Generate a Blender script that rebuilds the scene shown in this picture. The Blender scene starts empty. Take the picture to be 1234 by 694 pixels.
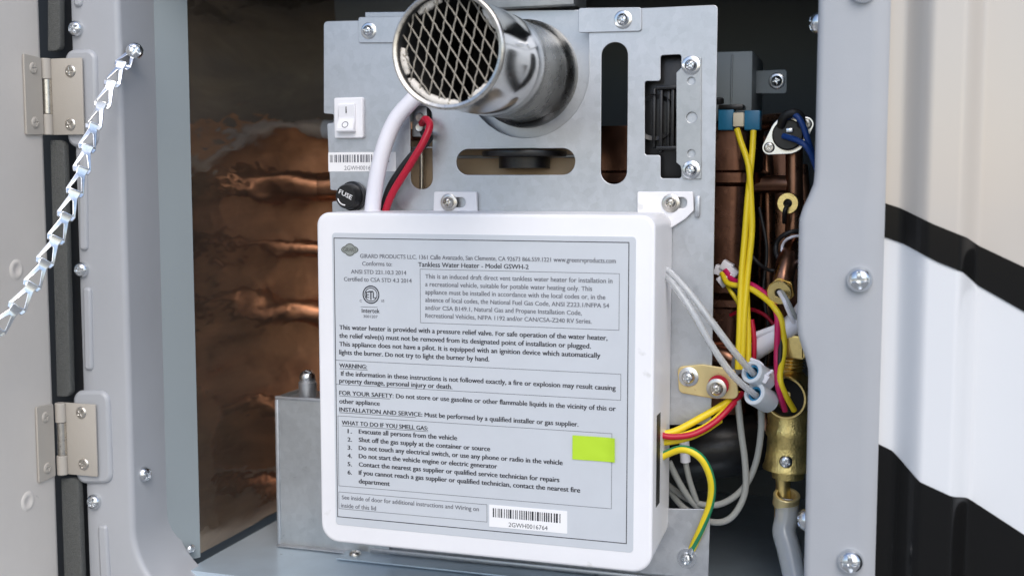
import bpy, bmesh, math, random
from mathutils import Vector, Matrix, noise
R = math.radians
random.seed(7)
scene = bpy.context.scene
COL = scene.collection

# ------------------------------------------------------------------ camera
FPX, W, H = 1407.0, 1234.0, 694.0
YAW, PITCH, DIST = R(17.5), R(5.04), 0.85
fwd = Vector((-math.sin(YAW)*math.cos(PITCH), math.cos(YAW)*math.cos(PITCH), -math.sin(PITCH)))
rgt = Vector((math.cos(YAW), math.sin(YAW), 0))
upv = rgt.cross(fwd)
CAM = -DIST*fwd
cd = bpy.data.cameras.new('camera'); cam = bpy.data.objects.new('camera', cd); COL.objects.link(cam)
cam.matrix_world = Matrix(((rgt.x, upv.x, -fwd.x, CAM.x), (rgt.y, upv.y, -fwd.y, CAM.y), (rgt.z, upv.z, -fwd.z, CAM.z), (0, 0, 0, 1)))
cd.sensor_width = 36; cd.lens = 36*FPX/W; cd.clip_start = .01; cd.clip_end = 5000
cd.dof.use_dof = True; cd.dof.focus_distance = .825; cd.dof.aperture_fstop = 7.1
scene.camera = cam
# ------------------------------------------------------------------ light
SUN_AZ, SUN_EL = R(24), R(44)          # azimuth measured from -Y (towards the viewer), minus = to the viewer's left
sdir = Vector((math.sin(SUN_AZ)*math.cos(SUN_EL), -math.cos(SUN_AZ)*math.cos(SUN_EL), math.sin(SUN_EL)))
w = bpy.data.worlds.new('World'); scene.world = w; w.use_nodes = True
nt = w.node_tree; nt.nodes.clear()
sky = nt.nodes.new('ShaderNodeTexSky'); sky.sky_type = 'NISHITA'; sky.sun_disc = False
sky.sun_elevation = SUN_EL; sky.sun_rotation = math.atan2(sdir.x, sdir.y); sky.air_density = 1.0; sky.dust_density = 1.6; sky.ozone_density = 1.2
bg = nt.nodes.new('ShaderNodeBackground'); bg.inputs[1].default_value = .15
ow = nt.nodes.new('ShaderNodeOutputWorld')
nt.links.new(sky.outputs[0], bg.inputs[0]); nt.links.new(bg.outputs[0], ow.inputs[0])
sd = bpy.data.lights.new('sun', 'SUN'); sd.energy = 1.0; sd.angle = R(40); sd.color = (1, .95, .885)
sun = bpy.data.objects.new('sun', sd); COL.objects.link(sun)
sun.rotation_euler = (-sdir).to_track_quat('-Z', 'Y').to_euler()
vs = scene.view_settings; vs.view_transform = 'Standard'; vs.look = 'None'; vs.exposure = .52; vs.gamma = 1; vs.use_curve_mapping = False
scene.cycles.use_denoising = True
scene.cycles.max_bounces = 14; scene.cycles.glossy_bounces = 12; scene.cycles.diffuse_bounces = 6; scene.cycles.transmission_bounces = 10

# ------------------------------------------------------------------ pixel -> place
def ray(px, py): return (fwd*FPX + rgt*(px-W/2) - upv*(py-H/2)).normalized()
def at(px, py, y):
    d = ray(px, py); return CAM + d*((y-CAM.y)/d.y)
def atz(px, py, z):
    d = ray(px, py); return CAM + d*((z-CAM.z)/d.z)
def atx(px, py, x):
    d = ray(px, py); return CAM + d*((x-CAM.x)/d.x)
def X(px, y, py=347): return at(px, py, y).x
def Z(px, py, y): return at(px, py, y).z
def S(y=0.0): return (DIST + y*math.cos(YAW))/FPX      # metres per photo pixel at a depth

# ------------------------------------------------------------------ materials
def mat(name, col, rough=.5, metal=0, bump=None, var=None, coat=0, spec=.5, aniso=0, trans=0, ior=1.45, sss=0, speck=None):
    """bump=(scale, strength, detail, stretch xyz); var=(scale, amount); speck=(scale, threshold, colour)"""
    m = bpy.data.materials.new(name); m.use_nodes = True
    t = m.node_tree; b = t.nodes['Principled BSDF']; L = t.links.new; N = t.nodes.new
    b.inputs['Base Color'].default_value = (*col, 1); b.inputs['Roughness'].default_value = rough
    b.inputs['Metallic'].default_value = metal; b.inputs['Coat Weight'].default_value = coat
    b.inputs['Specular IOR Level'].default_value = spec; b.inputs['Anisotropic'].default_value = aniso
    b.inputs['Transmission Weight'].default_value = trans; b.inputs['IOR'].default_value = ior
    if sss:
        b.inputs['Subsurface Weight'].default_value = sss; b.inputs['Subsurface Radius'].default_value = (.004, .004, .004); b.inputs['Subsurface Scale'].default_value = 1
    tc = N('ShaderNodeTexCoord'); src = tc.outputs['Object']
    colsock = None
    if var:
        n = N('ShaderNodeTexNoise'); n.inputs['Scale'].default_value = var[0]; n.inputs['Detail'].default_value = 6; n.inputs['Roughness'].default_value = .65
        L(src, n.inputs['Vector'])
        r = N('ShaderNodeMapRange'); r.inputs['From Min'].default_value = .3; r.inputs['From Max'].default_value = .7
        r.inputs['To Min'].default_value = 1-var[1]; r.inputs['To Max'].default_value = 1+var[1]; L(n.outputs['Fac'], r.inputs['Value'])
        mx = N('ShaderNodeMix'); mx.data_type = 'RGBA'; mx.blend_type = 'MULTIPLY'; mx.inputs[0].default_value = 1
        mx.inputs[6].default_value = (*col, 1); L(r.outputs[0], mx.inputs[7]); colsock = mx.outputs[2]
        r2 = N('ShaderNodeMapRange'); r2.inputs['From Min'].default_value = .3; r2.inputs['From Max'].default_value = .7
        r2.inputs['To Min'].default_value = rough*(1-var[1]*1.2); r2.inputs['To Max'].default_value = min(1, rough*(1+var[1]*1.2)); L(n.outputs['Fac'], r2.inputs['Value']); L(r2.outputs[0], b.inputs['Roughness'])
    if speck:
        n = N('ShaderNodeTexNoise'); n.inputs['Scale'].default_value = speck[0]; n.inputs['Detail'].default_value = 3; L(src, n.inputs['Vector'])
        r = N('ShaderNodeMapRange'); r.inputs['From Min'].default_value = speck[1]; r.inputs['From Max'].default_value = speck[1]+.05; L(n.outputs['Fac'], r.inputs['Value'])
        mx = N('ShaderNodeMix'); mx.data_type = 'RGBA'; mx.inputs[6].default_value = (*col, 1); mx.inputs[7].default_value = (*speck[2], 1)
        if colsock: L(colsock, mx.inputs[6])
        L(r.outputs[0], mx.inputs[0]); colsock = mx.outputs[2]
    if colsock: L(colsock, b.inputs['Base Color'])
    if bump:
        mp = N('ShaderNodeMapping'); mp.inputs['Scale'].default_value = bump[3] if len(bump) > 3 else (1, 1, 1); L(src, mp.inputs['Vector'])
        n = N('ShaderNodeTexNoise'); n.inputs['Scale'].default_value = bump[0]; n.inputs['Detail'].default_value = bump[2]; L(mp.outputs[0], n.inputs['Vector'])
        bp = N('ShaderNodeBump'); bp.inputs['Strength'].default_value = bump[1]; bp.inputs['Distance'].default_value = .001
        L(n.outputs['Fac'], bp.inputs['Height']); L(bp.outputs[0], b.inputs['Normal'])
    return m

def galv(name, col, rough):
    m = mat(name, col, rough, metal=.85)
    t = m.node_tree; b = t.nodes['Principled BSDF']; L = t.links.new; N = t.nodes.new
    tc = N('ShaderNodeTexCoord')
    v = N('ShaderNodeTexVoronoi'); v.inputs['Scale'].default_value = 210; v.inputs['Randomness'].default_value = 1; L(tc.outputs['Object'], v.inputs['Vector'])
    bw = N('ShaderNodeRGBToBW'); L(v.outputs['Color'], bw.inputs[0])
    n = N('ShaderNodeTexNoise'); n.inputs['Scale'].default_value = 26; n.inputs['Detail'].default_value = 7; n.inputs['Roughness'].default_value = .7; L(tc.outputs['Object'], n.inputs['Vector'])
    n2 = N('ShaderNodeTexNoise'); n2.inputs['Scale'].default_value = 900; n2.inputs['Detail'].default_value = 2; L(tc.outputs['Object'], n2.inputs['Vector'])
    ma = N('ShaderNodeMath'); ma.operation = 'MULTIPLY_ADD'; ma.inputs[1].default_value = .3; L(bw.outputs[0], ma.inputs[0]); L(n.outputs['Fac'], ma.inputs[2])
    mb = N('ShaderNodeMath'); mb.operation = 'MULTIPLY_ADD'; mb.inputs[1].default_value = .3; L(n2.outputs['Fac'], mb.inputs[0]); L(ma.outputs[0], mb.inputs[2])
    r = N('ShaderNodeMapRange'); r.inputs['From Min'].default_value = .5; r.inputs['From Max'].default_value = 1.1; r.inputs['To Min'].default_value = .86; r.inputs['To Max'].default_value = 1.1; L(mb.outputs[0], r.inputs['Value'])
    mx = N('ShaderNodeMix'); mx.data_type = 'RGBA'; mx.blend_type = 'MULTIPLY'; mx.inputs[0].default_value = 1; mx.inputs[6].default_value = (*col, 1); L(r.outputs[0], mx.inputs[7]); L(mx.outputs[2], b.inputs['Base Color'])
    r2 = N('ShaderNodeMapRange'); r2.inputs['From Min'].default_value = .5; r2.inputs['From Max'].default_value = 1.1; r2.inputs['To Min'].default_value = rough-.09; r2.inputs['To Max'].default_value = rough+.1; L(mb.outputs[0], r2.inputs['Value']); L(r2.outputs[0], b.inputs['Roughness'])
    bp = N('ShaderNodeBump'); bp.inputs['Strength'].default_value = .12; bp.inputs['Distance'].default_value = .0006; L(n.outputs['Fac'], bp.inputs['Height']); L(bp.outputs[0], b.inputs['Normal'])
    return m

M = {}
M['galv'] = galv('galvanised_steel', (.52, .54, .57), .42)
M['galv_dull'] = galv('dull_galvanised_steel', (.44, .46, .47), .5)
M['box_steel'] = galv('shiny_galvanised_steel', (.54, .56, .57), .33)
M['white'] = mat('white_plastic', (.81, .81, .835), .38, var=(7, .045), bump=(1400, .06, 2), speck=(60, .70, (.68, .68, .68)))
M['white_soft'] = mat('white_pvc_sheath', (.78, .78, .84), .42, bump=(500, .05, 2))
M['label'] = mat('grey_foil_label', (.58, .61, .65), .42, metal=.1, var=(30, .03))
M['ink'] = mat('black_ink', (.025, .026, .035), .6)
M['ink_grey'] = mat('worn_ink', (.13, .135, .155), .6)
M['paper'] = mat('white_paper', (.84, .84, .85), .55)
M['green_paper'] = mat('fluorescent_green_paper', (.46, .69, .03), .6, bump=(160, .1, 2))
M['green_pen'] = mat('faded_pen', (.41, .63, .03), .7)
M['chrome'] = mat('polished_steel', (.74, .74, .74), .14, metal=1, bump=(40, .07, 2), var=(25, .05))
M['chrome_dull'] = mat('heat_dulled_steel', (.42, .41, .38), .27, metal=1, var=(40, .2), bump=(90, .15, 3))
M['zinc'] = mat('zinc_plate', (.72, .74, .76), .24, metal=1, var=(400, .12))
M['nickel'] = mat('worn_nickel', (.62, .59, .54), .3, metal=1, var=(300, .15))
M['soot'] = mat('sooty_steel', (.03, .03, .03), .7)  # near-black inside of the vent pipe and valve port
M['ceramic'] = mat('ceramic_fibre', (.72, .68, .62), .95, bump=(350, .7, 5))
M['mesh'] = mat('scaled_steel_mesh', (.34, .31, .26), .55, metal=.4, var=(300, .2))
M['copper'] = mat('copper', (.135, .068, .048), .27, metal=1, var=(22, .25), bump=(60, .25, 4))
M['copper_pipe'] = mat('copper_pipe', (.30, .155, .10), .3, metal=1, var=(45, .25), bump=(120, .15, 3))
M['brass'] = mat('brass', (.86, .66, .27), .3, metal=1, var=(70, .15), bump=(500, .12, 3))
M['cast_brass'] = mat('cast_brass', (.84, .66, .26), .4, metal=1, var=(90, .25), bump=(700, .5, 4))
M['yellow_zinc'] = mat('yellow_chromate', (.74, .60, .30), .4, metal=.65, var=(50, .08), speck=(300, .68, (.6, .42, .2)))
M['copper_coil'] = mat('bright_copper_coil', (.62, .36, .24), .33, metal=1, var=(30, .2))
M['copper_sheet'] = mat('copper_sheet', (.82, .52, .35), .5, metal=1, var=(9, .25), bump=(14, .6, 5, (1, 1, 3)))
M['tan'] = mat('tan_insulation', (.56, .42, .28), .8, var=(30, .1))
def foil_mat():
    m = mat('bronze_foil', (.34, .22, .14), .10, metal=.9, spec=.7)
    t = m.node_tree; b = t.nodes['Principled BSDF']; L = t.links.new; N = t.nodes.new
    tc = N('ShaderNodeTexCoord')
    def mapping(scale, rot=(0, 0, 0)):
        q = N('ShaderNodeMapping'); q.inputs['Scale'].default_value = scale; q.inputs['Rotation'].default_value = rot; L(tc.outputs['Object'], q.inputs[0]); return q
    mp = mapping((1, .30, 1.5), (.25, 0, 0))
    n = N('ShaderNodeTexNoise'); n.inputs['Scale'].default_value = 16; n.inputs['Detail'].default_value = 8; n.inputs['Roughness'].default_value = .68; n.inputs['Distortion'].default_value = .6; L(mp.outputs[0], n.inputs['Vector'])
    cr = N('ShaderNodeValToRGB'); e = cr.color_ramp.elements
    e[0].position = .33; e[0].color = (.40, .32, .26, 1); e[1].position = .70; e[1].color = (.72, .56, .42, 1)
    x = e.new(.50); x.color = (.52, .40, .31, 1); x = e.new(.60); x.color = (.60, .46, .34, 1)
    L(n.outputs['Fac'], cr.inputs[0]); L(cr.outputs[0], b.inputs['Base Color'])  # brown ramp paints in the copper that the foil would mirror
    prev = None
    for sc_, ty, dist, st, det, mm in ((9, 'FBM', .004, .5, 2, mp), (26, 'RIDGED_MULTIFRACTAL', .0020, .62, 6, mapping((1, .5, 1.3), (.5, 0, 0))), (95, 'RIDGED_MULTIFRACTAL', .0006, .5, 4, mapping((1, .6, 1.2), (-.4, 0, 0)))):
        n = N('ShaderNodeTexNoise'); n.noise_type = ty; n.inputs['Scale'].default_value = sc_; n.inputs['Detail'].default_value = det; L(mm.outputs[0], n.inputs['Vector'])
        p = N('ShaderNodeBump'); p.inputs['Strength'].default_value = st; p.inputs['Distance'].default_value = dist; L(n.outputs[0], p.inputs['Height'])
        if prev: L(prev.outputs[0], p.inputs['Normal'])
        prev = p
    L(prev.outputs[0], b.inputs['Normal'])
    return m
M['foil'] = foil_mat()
M['frame'] = mat('grey_frame_paint', (.39, .405, .43), .36, bump=(900, .05, 2), coat=.15, var=(7, .05), speck=(140, .76, (.30, .30, .30)))
M['liner'] = mat('grey_liner_paint', (.26, .30, .32), .42, bump=(700, .05, 2), var=(12, .02))
M['door'] = mat('beige_door_paint', (.70, .66, .61), .5, bump=(500, .06, 3), var=(8, .05), speck=(120, .77, (.5, .47, .43)))
M['hinge'] = mat('beige_hinge_paint', (.43, .40, .355), .42, bump=(900, .12, 2))
M['foam'] = mat('grey_foam_seal', (.10, .104, .10), .9, bump=(1500, .9, 3), var=(900, .3))
M['black'] = mat('black_plastic', (.012, .012, .013), .32, bump=(400, .1, 2))
M['rubber'] = mat('black_rubber', (.016, .016, .017), .5)
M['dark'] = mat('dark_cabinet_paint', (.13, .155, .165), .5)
M['floor'] = mat('blue_grey_floor_paint', (.50, .60, .68), .33, metal=.4, var=(30, .07), bump=(80, .1, 4), speck=(160, .74, (.1, .11, .11)))
M['gel_white'] = mat('white_gelcoat', (.70, .715, .735), .14, coat=.4, bump=(7, .1, 2))
M['vinyl_taupe'] = mat('taupe_vinyl', (.54, .50, .45), .16, coat=.3, bump=(7, .1, 2))
M['vinyl_black'] = mat('black_vinyl', (.008, .008, .008), .17, spec=.22, coat=0, bump=(7, .1, 2))
M['yellow'] = mat('yellow_insulation', (.78, .60, .02), .4)
M['red'] = mat('red_insulation', (.46, .006, .03), .4)
M['pink'] = mat('crimson_insulation', (.50, .01, .10), .4)
M['blue'] = mat('blue_insulation', (.01, .05, .22), .4)
M['blue_box'] = mat('blue_switch_case', (.02, .16, .30), .35)
M['blue_sleeve'] = mat('blue_inner_sleeve', (.02, .20, .38), .35)
M['green'] = mat('green_insulation', (.02, .22, .10), .4)
M['grey_wire'] = mat('grey_silicone', (.34, .35, .33), .5)
M['cream'] = mat('cream_nylon', (.68, .62, .48), .5)
M['clear'] = mat('milky_clear_tube', (.88, .90, .92), .22, trans=.72, ior=1.4)
M['clear_hose'] = mat('clear_vinyl_hose', (.92, .95, .97), .13, trans=.72, ior=1.4)
M['translucent'] = mat('translucent_nylon', (.74, .80, .86), .35, trans=.25)
M['ground'] = mat('pale_concrete', (.27, .265, .25), .9, var=(3, .1), bump=(60, .3, 5))

# ------------------------------------------------------------------ mesh helpers
def link(name, me, m, parent=None, smooth=None, label=None):
    o = bpy.data.objects.new(name, me); COL.objects.link(o)
    if m is not None and not me.materials: me.materials.append(m)
    if smooth is not None and len(me.polygons):
        me.polygons.foreach_set('use_smooth', [True]*len(me.polygons))
        if smooth > 0: me.set_sharp_from_angle(angle=R(smooth))
    if parent:
        o.parent = parent
        o.matrix_parent_inverse = Wm(parent).inverted()
    if label: o['label'] = label
    return o
def Wm(o):
    b = o.matrix_basis
    return b if o.parent is None else Wm(o.parent) @ o.matrix_parent_inverse @ b
def thing(name, label, cat, loc, group=None):
    o = bpy.data.objects.new(name, None); COL.objects.link(o); o.location = loc; o.empty_display_size = .02
    o['label'] = label; o['category'] = cat
    if group: o['group'] = group
    return o
def tag(o, label, cat, group=None):
    o['label'] = label; o['category'] = cat
    if group: o['group'] = group
    return o
def structure(o):
    o['kind'] = 'structure'; return o
def bm_mesh(bm, name):
    bmesh.ops.recalc_face_normals(bm, faces=bm.faces[:]); me = bpy.data.meshes.new(name); bm.to_mesh(me); bm.free(); return me

def box(name, lo, hi, m, parent=None, bev=.0008, seg=2, rot=None):
    bm = bmesh.new(); bmesh.ops.create_cube(bm, size=1)
    lo, hi = Vector(lo), Vector(hi); c = (lo+hi)/2; s = hi-lo
    for v in bm.verts: v.co = Vector((v.co.x*s.x, v.co.y*s.y, v.co.z*s.z))
    if bev: bmesh.ops.bevel(bm, geom=bm.edges[:], offset=min(bev, .45*min(abs(s.x), abs(s.y), abs(s.z))), segments=seg, affect='EDGES', profile=.5)
    T = Matrix.Translation(c) @ (rot.to_4x4() if rot else Matrix.Identity(4))
    bmesh.ops.transform(bm, matrix=T, verts=bm.verts)
    return link(name, bm_mesh(bm, name), m, parent, 35)

def fillet(pts, r, n=5):
    out = []; N = len(pts)
    for i in range(N):
        rr = r[i] if isinstance(r, (list, tuple)) else r
        p, a, b = Vector(pts[i]), Vector(pts[i-1]), Vector(pts[(i+1) % N])
        u, v = (a-p), (b-p); lu, lv = u.length, v.length
        if rr <= 0 or lu < 1e-9 or lv < 1e-9: out.append(p); continue
        u, v = u/lu, v/lv; ang = u.angle(v, 0)
        if ang > 3.05 or ang < .05: out.append(p); continue
        d = min(rr/math.tan(ang/2), lu*.49, lv*.49); re = d*math.tan(ang/2)
        c = p + (u+v).normalized()*(re/math.sin(ang/2))
        s, e = p+u*d-c, p+v*d-c
        tot = s.angle_signed(e)
        for k in range(n+1):
            t = -tot*k/n
            ct, st = math.cos(t), math.sin(t)
            out.append(c+Vector((s.x*ct-s.y*st, s.x*st+s.y*ct)))
    return out
def circ(cx, cz, r, n=28, sx=1): return [Vector((cx+sx*r*math.cos(2*math.pi*k/n), cz+r*math.sin(2*math.pi*k/n))) for k in range(n)]
def pxs(pts, y): return [Vector((at(a, b, y).x, at(a, b, y).z)) for a, b in pts]
def rect(x0, y0, x1, y1, y):
    """an upright rectangle in the plane y: left edge, top and bottom read at the left edge"""
    a, b, c = at(x0, y0, y), at(x0, y1, y), at(x1, (y0+y1)/2, y)
    return [Vector((a.x, a.z)), Vector((c.x, a.z)), Vector((c.x, b.z)), Vector((a.x, b.z))]
def plate(name, outline, y, th, m, parent=None, holes=(), bev=.0004, smooth=35, frame=None, label=None):
    """a flat sheet standing in the XZ plane, its front face at y, thickness th behind it; frame = matrix for other planes"""
    cu = bpy.data.curves.new(name, 'CURVE'); cu.dimensions = '2D'; cu.fill_mode = 'BOTH'
    b = min(bev, th*.45)
    cu.extrude = th/2-b; cu.bevel_depth = b; cu.bevel_resolution = 1; cu.offset = -b
    for pl in (outline, *holes):
        sp = cu.splines.new('POLY'); sp.points.add(len(pl)-1); sp.use_cyclic_u = True
        for q, p in zip(sp.points, pl): q.co = (p[0], p[1], 0, 1)
    tmp = bpy.data.objects.new(name, cu); me = bpy.data.meshes.new_from_object(tmp)
    bpy.data.objects.remove(tmp); bpy.data.curves.remove(cu)
    F = frame if frame is not None else Matrix.Translation((0, y+th/2, 0)) @ Matrix.Rotation(math.pi/2, 4, 'X')
    me.transform(F); me.materials.clear()
    return link(name, me, m, parent, smooth, label)

def smooth_path(pts, sub=8):
    P = [Vector(p) for p in pts]; P = [2*P[0]-P[1]]+P+[2*P[-1]-P[-2]]; out = []
    for i in range(1, len(P)-2):
        for k in range(sub):
            t = k/sub; a, b, c, d = P[i-1:i+3]
            out.append(.5*((2*b)+(c-a)*t+(2*a-5*b+4*c-d)*t*t+(3*b-a-3*c+d)*t**3))
    out.append(P[-2]); return out
def tube_bm(bm, pts, r, n=12, cap=True, hollow=0):
    frames = []; T0 = (pts[1]-pts[0]).normalized(); nrm = T0.orthogonal().normalized()
    for i, p in enumerate(pts):
        T = (pts[min(i+1, len(pts)-1)]-pts[max(i-1, 0)]).normalized()
        nrm = (nrm-T*nrm.dot(T)).normalized(); frames.append((p, nrm, T.cross(nrm)))
    def ringset(rad):
        rings = []
        for i, (p, a, b) in enumerate(frames):
            rr = rad(i/(len(pts)-1)) if callable(rad) else rad
            rings.append([bm.verts.new(p+rr*(a*math.cos(2*math.pi*k/n)+b*math.sin(2*math.pi*k/n))) for k in range(n)])
        for A, B in zip(rings, rings[1:]):
            for k in range(n): bm.faces.new((A[k], A[(k+1) % n], B[(k+1) % n], B[k]))
        return rings
    o = ringset(r)
    if hollow:
        i_ = ringset(hollow)
        for A, B in ((o[0], i_[0]), (o[-1], i_[-1])):
            for k in range(n): bm.faces.new((A[k], A[(k+1) % n], B[(k+1) % n], B[k]))
    elif cap: bm.faces.new(o[0]); bm.faces.new(o[-1])
def tube(name, pts, r, m, parent=None, n=12, sub=8, hollow=0, raw=False):
    bm = bmesh.new(); tube_bm(bm, [Vector(p) for p in pts] if raw else smooth_path(pts, sub), r, n, True, hollow)
    return link(name, bm_mesh(bm, name), m, parent, 50)
def wire(pl, r_px, name, m, parent=None, hollow=0, n=12):
    """pl: (px, py, depth) triples"""
    pts = [at(*p) for p in pl]; r = r_px*S(sum(p[2] for p in pl)/len(pl))
    return tube(name, pts, r, m, parent, n, 8, hollow*r)
def lathe(name, prof, loc, axis, m, parent=None, n=40, smooth=35):
    """prof: (radius, distance along axis)"""
    bm = bmesh.new(); q = Vector(axis).to_track_quat('Z', 'Y').to_matrix().to_4x4(); T = Matrix.Translation(loc) @ q; prev = None
    for r, h in prof:
        cur = [bm.verts.new(T @ Vector((0, 0, h)))] if r < 1e-7 else [bm.verts.new(T @ Vector((r*math.cos(2*math.pi*k/n), r*math.sin(2*math.pi*k/n), h))) for k in range(n)]
        if prev:
            for k in range(n):
                a, b = (prev[0],) if len(prev) == 1 else (prev[k], prev[(k+1) % n]), (cur[0],) if len(cur) == 1 else (cur[(k+1) % n], cur[k])
                f = (*a, *b)
                if len(f) > 2: bm.faces.new(f)
        prev = cur
    return link(name, bm_mesh(bm, name), m, parent, smooth)
def hexprism(name, r, h, loc, axis, m, parent=None, spin=0):
    bm = bmesh.new(); bmesh.ops.create_cone(bm, cap_ends=True, segments=6, radius1=r, radius2=r, depth=h)
    bmesh.ops.bevel(bm, geom=bm.edges[:], offset=r*.07, segments=2, affect='EDGES')
    T = Matrix.Translation(loc) @ Vector(axis).to_track_quat('Z', 'Y').to_matrix().to_4x4() @ Matrix.Rotation(spin, 4, 'Z')
    bmesh.ops.transform(bm, matrix=T, verts=bm.verts); return link(name, bm_mesh(bm, name), m, parent, 30)

# screws: one head mesh per kind, shared
def screw_mesh(kind):
    bm = bmesh.new(); N = 44; g = {}
    hh = {'pan': .62, 'dome': .8, 'flat': .22, 'washer': .7}[kind]; rad = .68 if kind == 'washer' else 1
    base = .16 if kind == 'washer' else .06
    for i in range(N+1):
        for j in range(N+1):
            u, v = 2*i/N-1, 2*j/N-1; x, y = u*math.sqrt(1-v*v/2), v*math.sqrt(1-u*u/2); rr = min(1, math.hypot(x, y))
            z = base+(hh*(max(0, 1-rr**2.6)**.55) if kind != 'flat' else hh*(1-rr**6))
            ax, ay = abs(x), abs(y)
            wd = .12+.03*kindw
            def arm(a, b): return min(1, max(0, (wd-a)/.05+.5))*min(1, max(0, (.60-b)/.10+.5))
            c = max(arm(ax, ay), arm(ay, ax)); c = max(c, min(1, max(0, (.24-rr)/.06)))
            z -= c*(.42*hh+.1)*(1-.35*rr)
            g[i, j] = bm.verts.new((x*rad, y*rad, z))
    for i in range(N):
        for j in range(N): bm.faces.new((g[i, j], g[i+1, j], g[i+1, j+1], g[i, j+1]))
    rim = [g[i, 0] for i in range(N)]+[g[N, j] for j in range(N)]+[g[i, N] for i in range(N, 0, -1)]+[g[0, j] for j in range(N, 0, -1)]
    low = [bm.verts.new((v.co.x, v.co.y, -.12)) for v in rim]
    for k in range(len(rim)): bm.faces.new((rim[k], rim[(k+1) % len(rim)], low[(k+1) % len(rim)], low[k]))
    if kind == 'washer':
        n = 36; prev = None
        for r, h in ((.55, .14), (.93, .14), (1, .09), (1, -.12)):
            cur = [bm.verts.new((r*math.cos(2*math.pi*k/n), r*math.sin(2*math.pi*k/n), h)) for k in range(n)]
            if prev:
                for k in range(n): bm.faces.new((prev[k], prev[(k+1) % n], cur[(k+1) % n], cur[k]))
            prev = cur
    me = bm_mesh(bm, 'screw_'+kind); me.polygons.foreach_set('use_smooth', [True]*len(me.polygons)); me.set_sharp_from_angle(angle=R(40)); return me
kindw = 0
SCREW = {}
def screw(loc, normal, r, m, parent, kind='pan', spin=None, name='screw', label=None):
    k = (kind, m.name)
    if k not in SCREW:
        SCREW[k] = screw_mesh(kind); SCREW[k].materials.append(m)
    o = bpy.data.objects.new(name, SCREW[k]); COL.objects.link(o)
    o.parent = parent
    if parent: o.matrix_parent_inverse = Wm(parent).inverted()
    q = Vector(normal).to_track_quat('Z', 'Y') @ Matrix.Rotation(random.uniform(0, 1.5) if spin is None else spin, 3, 'Z').to_quaternion()
    o.matrix_basis = Matrix.LocRotScale(Vector(loc), q, Vector((r, r, r)))
    if label: o['label'] = label
    return o
FRONT = Vector((0, -1, 0))
def text_mesh(body, x0, x1, z, y, cap, bold=0, mname='ink', parent=None, name='printed_text', frame=None, align=None):
    """flat lettering; lower case drawn a little taller, bold struck twice side by side"""
    cu = bpy.data.curves.new('t', 'FONT'); cu.body = body; cu.size = cap/.73; cu.resolution_u = 3
    cu.materials.append(M[mname]); cu.materials.append(M[mname])
    for ch_, f in zip(body, cu.body_format): f.material_index = 1 if ch_.islower() else 0
    tmp = bpy.data.objects.new('t', cu); me = bpy.data.meshes.new_from_object(tmp)
    bpy.data.objects.remove(tmp); bpy.data.curves.remove(cu)
    if not me.vertices: return
    low = set()
    for pl in me.polygons:
        if pl.material_index == 1: low.update(pl.vertices)
    for i in low: me.vertices[i].co.y *= 1.13
    xs = [v.co.x for v in me.vertices]
    a, b = min(xs), max(xs); k = (x1-x0)/(b-a)
    bm = bmesh.new()
    st = bold*cap
    for n_, dx in enumerate((-st, 0, st) if bold else (0,)):
        c = me.copy()
        for v in c.vertices: v.co.x = (v.co.x-a)*k+dx; v.co.z = n_*.00002
        bm.from_mesh(c); bpy.data.meshes.remove(c)
    for f in bm.faces: f.material_index = 0
    me.materials.clear(); bm.to_mesh(me); bm.free()
    me.transform(frame @ Matrix.Translation((x0, z, 0)) if frame is not None else Matrix.Translation((x0, y, z)) @ Matrix.Rotation(math.pi/2, 4, 'X'))
    return link(name, me, M[mname], parent)
def ruled(name, x0, z0, x1, z1, y, wd, m, parent):
    o = [Vector(p) for p in ((x0, z0), (x1, z0), (x1, z1), (x0, z1))]
    i = [Vector(p) for p in ((x0+wd, z0-wd), (x1-wd, z0-wd), (x1-wd, z1+wd), (x0+wd, z1+wd))]
    bm = bmesh.new(); vo = [bm.verts.new((p.x, y, p.y)) for p in o]; vi = [bm.verts.new((p.x, y, p.y)) for p in i]
    for k in range(4): bm.faces.new((vo[k], vo[(k+1) % 4], vi[(k+1) % 4], vi[k]))
    return link(name, bm_mesh(bm, name), m, parent)
def bars(name, x0, x1, z0, z1, y, m, parent, seed):
    rr = random.Random(seed); bm = bmesh.new(); u = (x1-x0)/84; x = x0
    while x < x1-u:
        wv = rr.choice((1, 1, 1.6, 2.4))*u; g = rr.choice((1, 1, 1.5, 2))*u
        wv = min(wv, x1-x)
        vs_ = [bm.verts.new(p) for p in ((x, y, z0), (x+wv, y, z0), (x+wv, y, z1), (x, y, z1))]; bm.faces.new(vs_); x += wv+g
    return link(name, bm_mesh(bm, name), m, parent)
def sheet(name, x0, z0, x1, z1, y, th, m, parent, r=.0004): return plate(name, fillet([Vector((x0, z0)), Vector((x1, z0)), Vector((x1, z1)), Vector((x0, z1))], r), y, th, m, parent, bev=.00005)

# ------------------------------------------------------------------ depths (metres, 0 = front of the mounting plate)
YF = -.072                                  # front of the compartment frame
x_in = X(152, YF)                           # inner wall of the opening, left
y_foil = -.004
x_foil = at(233, 300, y_foil).x
x_right = X(978, YF)
z_floor = at(214, 688, -.035).z
z_top = at(600, -70, .05).z
y_back = .33

# ================================================================== SETTING
g = structure(plate('ground', [Vector((-60, -60)), Vector((60, -60)), Vector((60, 60)), Vector((-60, 60))], 0, .02, M['ground'], frame=Matrix.Translation((0, 0, z_floor-.75)), bev=0))

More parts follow.
